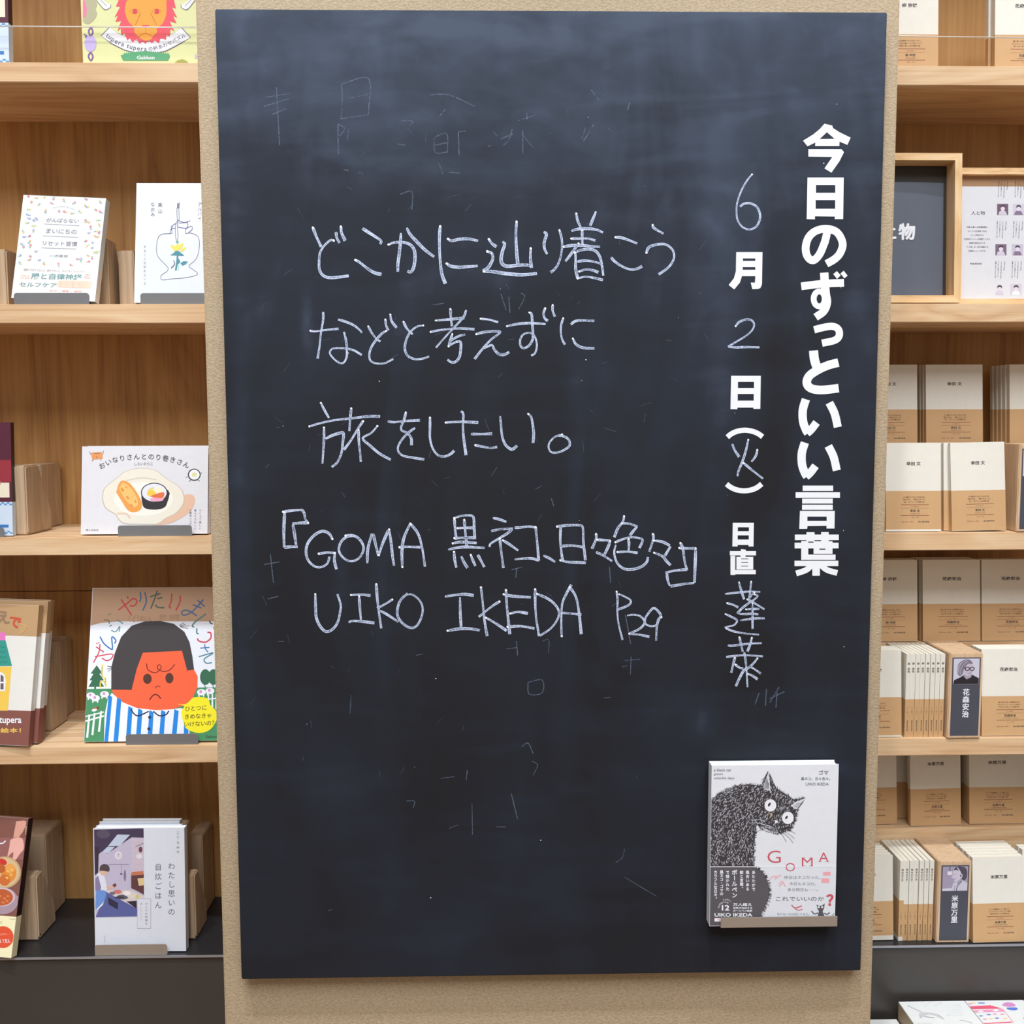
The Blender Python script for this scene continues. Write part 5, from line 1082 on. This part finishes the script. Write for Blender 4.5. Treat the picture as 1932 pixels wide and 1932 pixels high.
# -- second shelf: two framed signs
def framed(x, y, z, W, H, D, bar, lean, label, mats_=M_FRAME):
    mw = mtx(x, y, z, 0, lean); t = thing('framed_sign', label, 'sign', mw)
    for nm, prof in (('top', [(0, H), (W, H), (W-bar, H-bar), (bar, H-bar)]), ('bottom', [(0, 0), (bar, bar), (W-bar, bar), (W, 0)]), ('l', [(0, 0), (0, H), (bar, H-bar), (bar, bar)]), ('r', [(W, 0), (W-bar, bar), (W-bar, H-bar), (W, H)])):
        MB().prism(prof, 'Y', 0, D).build('frame_bar', M_FRAME if nm in ('top', 'bottom') else wood('frame_wood_v', srgb(205, 158, 108), srgb(232, 192, 142), srgb(242, 212, 168), 'Z', 2.0, 0.45), t)
    return t, mw
y = YS + 0.012; z = SH[1]; LEAN = 3.2
xr = xa(1813, y, z); zt = P(1750, 291.8, y + 0.016).z; H = (zt - z) / math.cos(R(LEAN)); W = 0.222
t, mw = framed(xr - W, y, z + 0.0032, W, H, 0.045, 0.0135, LEAN, 'wood-framed dark sign with two white characters showing, leaning beside the pillar')
MB().box((0.012, 0.036, 0.012), (W - 0.012, 0.040, H - 0.012)).build('backing_board', mat('sign_backing', (0.035, 0.028, 0.024), 0.6), t)
b = MB(); n = 14; x0, x1, zb, zt_ = 0.0145, W - 0.020, 0.0145, H - 0.046
for i in range(n + 1):
    f = i / n; b.v += [(x0 + (x1-x0)*f, 0.0345 - 0.0045*math.sin(f*3.14)*1.0, zb), (x0 + (x1-x0)*f, 0.0345 - 0.0045*math.sin(f*3.14), zt_)]
for v_ in list(b.v): b.v.append((v_[0], v_[1] + 0.0004, v_[2]))
m_ = 2*(n+1); b.f = [(2*i, 2*i+2, 2*i+3, 2*i+1) for i in range(n)] + [(m_+2*i, m_+2*i+1, m_+2*i+3, m_+2*i+2) for i in range(n)] + [(2*i, m_+2*i, m_+2*i+2, 2*i+2) for i in range(n)] + [(2*i+1, 2*i+3, m_+2*i+3, m_+2*i+1) for i in range(n)]
b.build('sign_sheet', mat('slate_paper', srgb(92, 98, 112), 0.5), t)
fr = Frame(0, y, z, 0, LEAN); fr.O = Vector((xr - W, y, z + 0.0032)) + fr.M @ Vector((0, 0.0297, 0))
k = Ink(fr.pt, 0.0002).crop(1612, 270, 6.0375)
k.text('物', 500, 912, 693, 1105, WH, .045); k.text('と', 300, 945, 478, 1095, WH, .045); k.text('人', 70, 915, 262, 1100, WH, .045)
o = k.build('sign_lettering', t); o.location = (0, 0.0297, 0); o['label'] = 'bold white characters'

y2 = YS + 0.030; W = 0.30; x = xa(1809, y2, z); zt = P(1880, 313.5, y2 + 0.014).z; H = (zt - z)
t, mw = framed(x, y2 + 0.018, z + 0.002, W, H, 0.018, 0.0125, LEAN, 'wood-framed white notice with small portraits, standing behind the dark sign')
MB().box((0.010, 0.012, 0.010), (W - 0.010, 0.015, H - 0.010)).build('backing_board', mat('sign_tan', srgb(176, 136, 100), 0.6), t)
fr = Frame(0, y2, z, 0, LEAN); fr.O = Vector((x, y2 + 0.018, z + 0.002)) + fr.M @ Vector((0, 0.0118, 0))
MB().box((0.0128, 0.0112, 0.0128), (W - 0.0128, 0.0118, fr.pt(1880, 352)[1])).build('notice_sheet', mat('notice_paper', (0.72, 0.73, 0.78), 0.35), t)
k = Ink(fr.pt, 0.0008).crop(1612, 270, 6.0375); PV = K(134, 112, 142); PL = K(206, 200, 218); NT = K(84, 80, 92)
k.text('人と物', 1328, 775, 1485, 818, NT, .008)
for i, s_ in enumerate(('作家も選べる映画監督も', 'ひとりの生活者である', 'という視点から', '愛用品やくらしの風景とともに', '随筆や談話をめぐる', '「人と物」を一冊で編集する', '文庫本シリーズです。')): 
    wd = (240, 215, 145, 295, 180, 250, 205)[i]; k.text(s_, 1396 - wd/2, 948 + 45.3*i, 1396 + wd/2, 968 + 45.3*i, NT, .006)
k.text('MUJI BOOKS', 1318, 1366, 1448, 1388, NT, .03)
for (cx, cy, st) in ((1688, 757, 0), (1868, 757, 1), (1668, 1217, 2), (1856, 1217, 3), (1652, 1670, 4), (1840, 1670, 5)):
    if st != 4: k.rect(cx-64, cy-64, cx+62, cy+62, (K(112, 84, 106), PL, K(120, 100, 122), K(196, 190, 210), PL, PL)[st])
    k.poly([(cx-50, cy+62), (cx-40, cy+25), (cx-8, cy+8), (cx+30, cy+20), (cx+50, cy+62)], (PL, PV, PL, PV, PL, WH)[st]); k.ell(cx, cy-12, 24, 30, K(222, 214, 222)); k.poly([(cx-27, cy-15), (cx-24, cy-42), (cx, cy-52), (cx+24, cy-42), (cx+27, cy-15), (cx+10, cy-30), (cx-12, cy-28)], K(74, 60, 74), sm=True)
for (cx, y0) in ((1690, 425), (1880, 425), (1672, 888), (1860, 888), (1655, 1345), (1845, 1345)):
    for j, (dx, ln) in enumerate(((55, 110), (18, 200), (-14, 180), (-45, 205))): k.vtext(('作家の素顔', 'くらしの中で見つめたものを', 'ていねいに書きのこした', '言葉と品々の小さな一冊。')[j], cx + dx, y0, y0 + ln, 15, NT, .01, dx=-8)
o = k.build('notice_print', t); o.location = (0, 0.0118, 0)

# -- third shelf
z = SH[2]; zr = P(1800, 686, YS + 0.128).z - 0.169; G3 = 'paperbacks on the third right shelf'
riser(z + 0.0002, zr - 0.0002, YS + 0.118, YS + 0.245, 'wooden riser on the third right shelf, hidden behind the front row')
yb = YS + 0.126
for j in range(2): put('幸田文', 0.116, 0.167, 0.011, mtx(xa(1731, yb, zr) - 0.116, yb + 0.0122*j, zr + .0002 + .0011, 0, 5.0), 'rear-row paperback against the pillar on the third right shelf' + (', second in its stack' if j else ''), G3)
for j in range(5): put('幸田文', 0.116, 0.167, 0.011, mtx(xa(1747.5, yb, zr) - 0.0012*(j % 3) + (.003 if j > 2 else 0), yb + 0.0122*j, zr + .0002 + .0011, 0, 5.0), ('front', 'second', 'third', 'fourth', 'fifth')[j] + ' paperback of the middle rear-row stack on the third right shelf', G3)
for j in range(5): put('幸田文', 0.116, 0.167, 0.011, mtx(xa(1905, yb, zr) - 0.002*j, yb + 0.0135*j, zr + .0002 + .0011, -2.0 if j == 0 else 0, 5.0), ('front', 'second', 'third', 'fourth', 'fifth')[j] + ' paperback of the rear-row stack at the frame edge, third right shelf', G3)
yf = YS + 0.004
put('幸田文', 0.1065, 0.170, 0.0095, mtx(xa(1671.8, yf, z), yf, z + .0004 + .0011, 0, 5.0), 'bright front-row paperback next to the pillar on the third right shelf', G3, slip=.004)
for j in range(2): put('幸田文', 0.1065, 0.170, 0.0095, mtx(xa(1671.8, yf, z) + .003 + .0015*j, yf + 0.011 + .0105*j, z + .0003 + .0011, 0, 5.0), ('second', 'third')[j] + ' paperback behind the front-row one next to the pillar, third right shelf', G3)
put('幸田文', 0.1050, 0.170, 0.0095, mtx(xa(1796.3, yf, z), yf, z + .0004 + .0011, 0, 5.0, -1.0), 'bright front-row paperback between its neighbour and the wooden divider, third right shelf', G3)
for j in range(2): put('幸田文', 0.1050, 0.170, 0.0095, mtx(xa(1789, yf, z) - .0035 - .001*j, yf + 0.011 + .0105*j, z + .0003 + .0011, 0, 5.0), ('second', 'third')[j] + ' paperback behind the one beside the divider, third right shelf', G3)
def divider(px, y, z, W, H, D, label, who, photo):
    x = xa(px, y, z); t = thing('shelf_divider', label, 'divider', Matrix.Translation((x, y, z)))
    MB().box((0, 0, 0), (W, D, H)).build('wooden_body', M_BLOCK, t, bevel=0.0016)
    lw = 0.0555; l0 = (W - lw) / 2 + .0005; h0, h1 = 0.0055, H - 0.0085
    MB().box((l0, -0.0004, h0), (l0 + lw, 0.0006, h1)).build('label_plate', mat('slate_label', srgb(76, 78, 90), 0.5), t)
    k = Ink(lambda a, b: (l0 + a * lw, h1 - b * lw), 0.0006); HH = (h1 - h0) / lw
    k.rect(.045, .04, .955, .945, K(206, 204, 222))
    if photo == 0:   # older person with a grey bob and round black glasses, seen in three-quarter view
        k.poly([(.05,.94),(.08,.80),(.30,.70),(.42,.62),(.72,.62),(.95,.74),(.95,.94)], K(38, 34, 42)); k.poly([(.40,.60),(.70,.56),(.68,.70),(.52,.78),(.42,.68)], K(168, 158, 176))
        k.poly([(.34,.20),(.44,.12),(.60,.12),(.70,.22),(.75,.40),(.72,.52),(.66,.62),(.54,.66),(.42,.60),(.36,.46)], K(196, 186, 204), sm=True); k.poly([(.20,.60),(.18,.40),(.22,.22),(.36,.10),(.54,.06),(.68,.14),(.70,.24),(.56,.22),(.46,.34),(.40,.46),(.36,.60),(.28,.66)], K(128, 120, 138), sm=True)
        for st in [[(.24,.58),(.24,.36),(.36,.16),(.52,.10)],[(.30,.62),(.30,.42),(.42,.22),(.56,.14)],[(.22,.50),(.21,.34),(.32,.16)]]: k.line(st, .018, K(186, 180, 196))
        for cx in (.53, .70): k.line([(cx+.075*math.cos(a), .40+.06*math.sin(a)) for a in np.linspace(0, 6.28, 12)], .028, K(36, 32, 44))
        k.line([(.40,.36),(.47,.38)], .022, K(36, 32, 44)); k.line([(.54,.55),(.62,.57),(.68,.53)], .015, K(110, 96, 116)); k.line([(.64,.42),(.68,.48),(.63,.49)], .012, K(140, 126, 146))
    elif photo == 1:  # person in profile with headphones by a microphone
        k.rect(.045, .04, .955, .945, K(166, 156, 180)); k.poly([(.045,.86),(.5,.84),(.5,.945),(.045,.945)], K(214, 210, 224)); k.poly([(.36,.94),(.44,.66),(.56,.60),(.60,.72),(.78,.56),(.95,.66),(.95,.94)], K(204, 200, 216)); k.line([(.56,.94),(.60,.76),(.74,.60)], .03, K(100, 90, 116)); k.line([(.48,.94),(.52,.74)], .02, K(130, 120, 146))
        k.poly([(.40,.30),(.42,.20),(.52,.14),(.66,.16),(.74,.34),(.68,.52),(.58,.60),(.48,.60),(.46,.52),(.42,.48),(.37,.44),(.40,.38)], K(206, 196, 214), sm=True); k.poly([(.44,.18),(.50,.08),(.66,.04),(.86,.10),(.93,.28),(.90,.50),(.80,.56),(.72,.46),(.70,.30),(.58,.18)], K(84, 74, 92), sm=True)
        k.line([(.56,.08),(.66,.22),(.70,.34)], .03, K(220, 216, 228)); k.ell(.70, .39, .065, .085, K(214, 210, 224)); k.ell(.70, .39, .035, .05, K(120, 110, 130)); k.line([(.30,.04),(.30,.24)], .03, K(90, 80, 100)); k.rect(.22, .22, .38, .36, K(226, 224, 232)); k.line([(.44,.34),(.50,.33)], .015, K(90, 76, 100)); k.line([(.45,.51),(.52,.50)], .015, K(120, 100, 126))
    k.vtext(who, .52, 1.10 if len(who) == 4 else 1.1, 1.10 + .262*len(who), .25, WH, .03) if photo < 2 else k.vtext(who, .5, 1.1, 2.1, .25, WH, .03)
    k.build('label_print', t)
divider(1917, YS - 0.002, z + .0002, 0.066, 0.168, 0.115, 'wooden divider with a dark label cut off by the frame edge', '幸田文', 2)

# -- fourth shelf
z = SH[3]; zr = P(1800, 1210.5, YS + 0.13).z; G4 = 'paperbacks on the fourth right shelf'
riser(z + 0.0002, zr, YS + 0.120, YS + 0.245, 'wooden riser on the fourth right shelf behind the spine-out paperbacks')
yb = YS + 0.128
for j in range(3): put('柳宗悦', 0.117, 0.168, 0.011, mtx(xa(1731, yb, zr) - 0.117, yb + 0.0125*j, zr + .0006 + .0011, 0, 5.0), ('front', 'second', 'third')[j] + ' paperback of the shaded rear stack against the pillar, fourth right shelf', G4)
for j in range(4): put('花森安治', 0.1195, 0.168, 0.011, mtx(xa(1741.5, yb, zr) - 0.0016*j, yb + 0.0125*j, zr + .0006 + .0011, 0, 5.0), ('front', 'second', 'third', 'fourth')[j] + ' paperback of the shaded rear stack above the portrait divider, fourth right shelf', G4)
for j in range(2): put('花森安治', 0.1195, 0.168, 0.011, mtx(xa(1852.3, yb, zr), yb - .001 + 0.0125*j, zr + .0006 + .0011, 0.4, 5.0), ('front', 'second')[j] + ' paperback of the shaded rear stack at the frame edge, fourth right shelf', G4)
yf = YS + 0.006
for j in range(4): put('柳宗悦', 0.1055, 0.170, 0.0095, mtx(xa(1701.5, yf, z) - 0.1060 - (.0005*j), yf + 0.0105*j, z + .0004 + .0011, 0.0, 5.0), ('front', 'second', 'third', 'fourth')[j] + ' cover-out paperback between the pillar and the spines, fourth right shelf', G4, slip=.003)
NTH = ('first', 'second', 'third', 'fourth', 'fifth', 'sixth', 'seventh', 'eighth')
xs = [1706.0, 1715.0, 1723.9, 1733.0, 1742.3, 1751.8, 1761.3, 1770.2]
for j, px in enumerate(xs):
    put('柳宗悦', 0.105, 0.1655, 0.0088, mtx(xa(px, yf, z), yf + (0, .0012, .0006, .0014, .0008, .0004, .001, .0004)[j], z + .0004), NTH[j] + ' spine from the pillar in the row of eight spine-out paperbacks, fourth right shelf', 'spine-out paperbacks on the fourth right shelf', 'spine')
divider(1786.5, YS - 0.004, z + .0002, 0.0655, 0.1690, 0.115, 'wooden divider labelled with a portrait of a person in round glasses', '花森安治', 0)
for j in range(4): put('花森安治', 0.1065, 0.170, 0.0105, mtx(xa(1852.5, yf, z), yf + 0.0115*j, z + .0004 + .0011, 0.0, 5.0), ('front', 'second', 'third', 'fourth')[j] + ' bright cover-out paperback beyond the round-glasses divider, fourth right shelf', G4)

# -- black counter, right side
z = SB; zr = P(1800, 1560, YS + 0.130).z; G5 = 'paperbacks on the black counter'
riser(z + 0.0002, zr, YS + 0.126, YS + 0.245, 'wooden riser on the black counter behind the spine-out paperbacks')
yb = YS + 0.140
for j in range(2): put('茨木のり子', 0.117, 0.169, 0.011, mtx(xa(1694.5, yb, zr) - 0.117, yb + 0.0135*j, zr + .0006 + .0011, 3.0, 5.0), ('front', 'second')[j] + ' paperback of the shaded rear stack against the pillar, black counter', G5)
for j in range(4): put('米原万里', 0.1095, 0.169, 0.011, mtx(xa(1717.5, yb - .006, zr) + (0, .006, .009, -.012)[j], yb - .008 + 0.0150*j, zr + .0006 + .0011, 3.0, 5.0), ('front', 'second', 'third', 'fourth')[j] + ' paperback of the shaded middle rear stack over the counter', G5)
for j in range(3): put('米原万里', 0.1180, 0.169, 0.011, mtx(xa(1829, yb, zr), yb + 0.0125*j, zr + .0006 + .0011, 0.0, 5.0), ('front', 'second', 'third')[j] + ' paperback of the shaded rear stack at the frame edge over the counter', G5)
yf = YS + 0.018
for j in range(5): put('茨木のり子', 0.1055, 0.1700, 0.0110, mtx(xa(1686.0, yf, z) - 0.1050 - .0007*j, yf + 0.0122*j, z + .0006 + .0011, 1.5, 5.0), NTH[j] + ' cover-out paperback between the pillar and the counter spines', G5, slip=.009)
xs = [1694.3, 1702.9, 1712.1, 1721.0, 1730.8, 1740.6, 1750.0]
for j, px in enumerate(xs):
    put('茨木のり子', 0.105, 0.1660, 0.0089, mtx(xa(px, yf, z), yf + (0, .001, .0004, .0014, .0004, .0012, .0006)[j], z + .0004), NTH[j] + ' spine from the pillar in the row of seven spine-out paperbacks on the black counter', 'spine-out paperbacks on the black counter', 'spine', slip=(0.0085 if j == 0 else 0.0))
divider(1765.8, YS + 0.008, z + .0002, 0.0665, 0.1690, 0.118, 'wooden divider labelled with a portrait of a person wearing headphones', '米原万里', 1)
for j in range(6):
    put('米原万里', 0.1065, 0.170, 0.0118, mtx(xa(1835.0, YS + .006, z) + (0, -.001, .0004, -.0006, .0008, 0, -.0004)[j], YS + 0.0040 + (0.0138*j), z + .0006 + .0011, 1.6, 5.0), NTH[j] + ' paperback from the front in the deep stack beyond the headphones divider', G5)
for j in range(2):
    put('米原万里', 0.1065, 0.170, 0.0118, mtx(xa(1835.0, YS + .02, z) + 0.112, YS + 0.040 + 0.0150*j, z + .0006 + .0011, 0, 5.0), ('front', 'rear')[j] + ' paperback of the stack just entering at the frame edge on the black counter', G5)

# -- low display table in front of the plinth, with flat books
zt = P(1695, 1890, YS - 0.012).z; zn = P(1670, 1923.5, YS - 0.012).z; zl = zt - 0.062
lt = thing('display_table', 'low dark display table in front of the right bookcase, mostly below the frame', 'table', Matrix.Translation((PX1 + 0.02, YS - 0.50, 0)))
MB().box((0, 0, zl - 0.03), (1.0, 0.49, zl)).build('table_top', M_BLACK, lt, bevel=0.001)
for a in ((0.02, 0.02), (0.94, 0.02), (0.02, 0.43), (0.94, 0.43)): MB().box((a[0], a[1], 0), (a[0] + 0.04, a[1] + 0.04, zl - 0.03)).build('leg', M_BLACK, lt)
x0 = P(1694.8, 1889.4, YS - 0.012).x; x1 = P(1819.9, 1889.4, YS - 0.012).x; wb = x1 - x0
def flatbook(x, w_, d_, zb, T, label, prt, m, side):
    t = thing('picture_book', label, 'book', Matrix.Translation((x, YS - 0.012 - d_, zb + 0.0003)), 'books lying flat on the low display table')
    c = MB(); c.box((0, 0, 0), (w_, d_, .002), m); c.box((0, 0, T-.002), (w_, d_, T), m); c.box((0, 0, .002), (.002, d_, T-.002), side); c.build('cover', None, t)
    MB().box((.002, .003, .002), (w_-.003, d_-.003, T-.002)).build('page_block', M_PAGEW, t)
    if prt:
        def to(px, py):
            d = ray(px, py); q = CAM + d * ((zb + T + 0.0003 - CAM.z) / d.z); return q.x - x, q.y - (YS - 0.012 - d_)
        k = Ink(to, 0.0003); prt(k); o = k.clip(w_, d_).build('cover_print', t)
        me = o.data
        for v_ in me.vertices: a, b, c_ = v_.co; v_.co = (a, c_, T - b)
    return t
def dino(k):
    k.crop(1660, 1880, 7.103); g1 = K(178, 178, 182); g2 = K(204, 205, 208)
    k.line([(380,128),(470,170),(570,212)], 7, g1); k.ell(382, 128, 12, 7, g1)
    k.poly([(530,222),(640,215),(780,240),(860,300),(800,285),(730,255),(640,245),(560,290),(535,290)], K(200, 200, 204), sm=True); k.line([(600,270),(730,290)], 7, K(140, 140, 144)); k.line([(530,230),(545,285)], 6, g1); k.line([(780,240),(850,305),(870,300)], 4, g1)
    k.line([(590,140),(680,80),(750,60)], 4, g2); k.line([(730,130),(830,85)], 5, g2)
    for i in range(5): k.text('たくさんのふしぎ恐竜', 860 + i*14, 115 + i*33, 1080 + i*12, 124 + i*33, g2)
    k.line([(1070,320),(1150,330),(1240,360)], 7, g1); k.line([(900,250),(940,255)], 8, g2); k.line([(500,360),(700,360)], 6, g2)
def pinkp(k):
    k.crop(1660, 1880, 7.103); p1 = K(228, 92, 120); p2 = K(236, 150, 186); b1 = K(110, 140, 210); y1 = K(244, 206, 150)
    k.poly([(1180,135),(1480,120),(1610,155),(1640,165),(1220,172)], p1); k.poly([(1225,190),(1650,172),(1680,205),(1260,218)], p2)
    for a, b in ((1350,203),(1555,190)): k.poly([(a-45,b),(a,b-14),(a+45,b),(a,b+10)], WH, sm=True)
    for a, b, m in ((1210,100,p2),(1260,88,y1),(1345,88,b1),(1380,90,b1),(1355,262,b1),(1460,245,b1),(1540,238,p2),(1640,240,p2),(1570,292,b1),(1410,305,p2),(1490,300,y1),(1680,298,y1)): k.ell(a, b, 30, 8, m)
    k.poly([(1650,100),(1700,80),(1780,90),(1820,130),(1720,140),(1640,120)], K(214, 140, 196), sm=True); k.poly([(1700,150),(1830,150),(1840,180),(1780,188),(1710,172)], K(96, 124, 210), sm=True); k.poly([(1370,360),(1760,338),(1780,352),(1380,372)], p1)
    for st in [[(1140,75),(1350,369)],[(1640,165),(1795,352)]]: k.line(st, 7, p2)
    k.poly([(1925,290),(1935,270),(1935,320)], p1)
MW2 = mat('cover_plain_white', (0.80, 0.81, 0.80), 0.4)
flatbook(x0 + .0005, wb - .0015, 0.20, zl, zt - zl - .0003, 'thick white book with a pencil-sketched dinosaur, lying flat on the low table', dino, MW2, mat('spine_tan', srgb(176, 152, 124), 0.5, var=.25, scale=30))
flatbook(x1 + .0005, 0.116, 0.20, zl, zt - zl - .0003, 'white book with a pink striped illustration, lying flat beside the dinosaur book', pinkp, MW2, MW2)
flatbook(x1 + .118, 0.15, 0.20, zl, zt - zl - .0008, 'white flat book at the corner of the frame, next to the pink illustrated one', None, MW2, MW2)
flatbook(PX1 + 0.0215, x0 - .003 - PX1 - 0.0215, 0.20, zl, zn - zl, 'plain white flat book lower than its neighbours, squeezed beside the pillar', None, MW2, MW2)
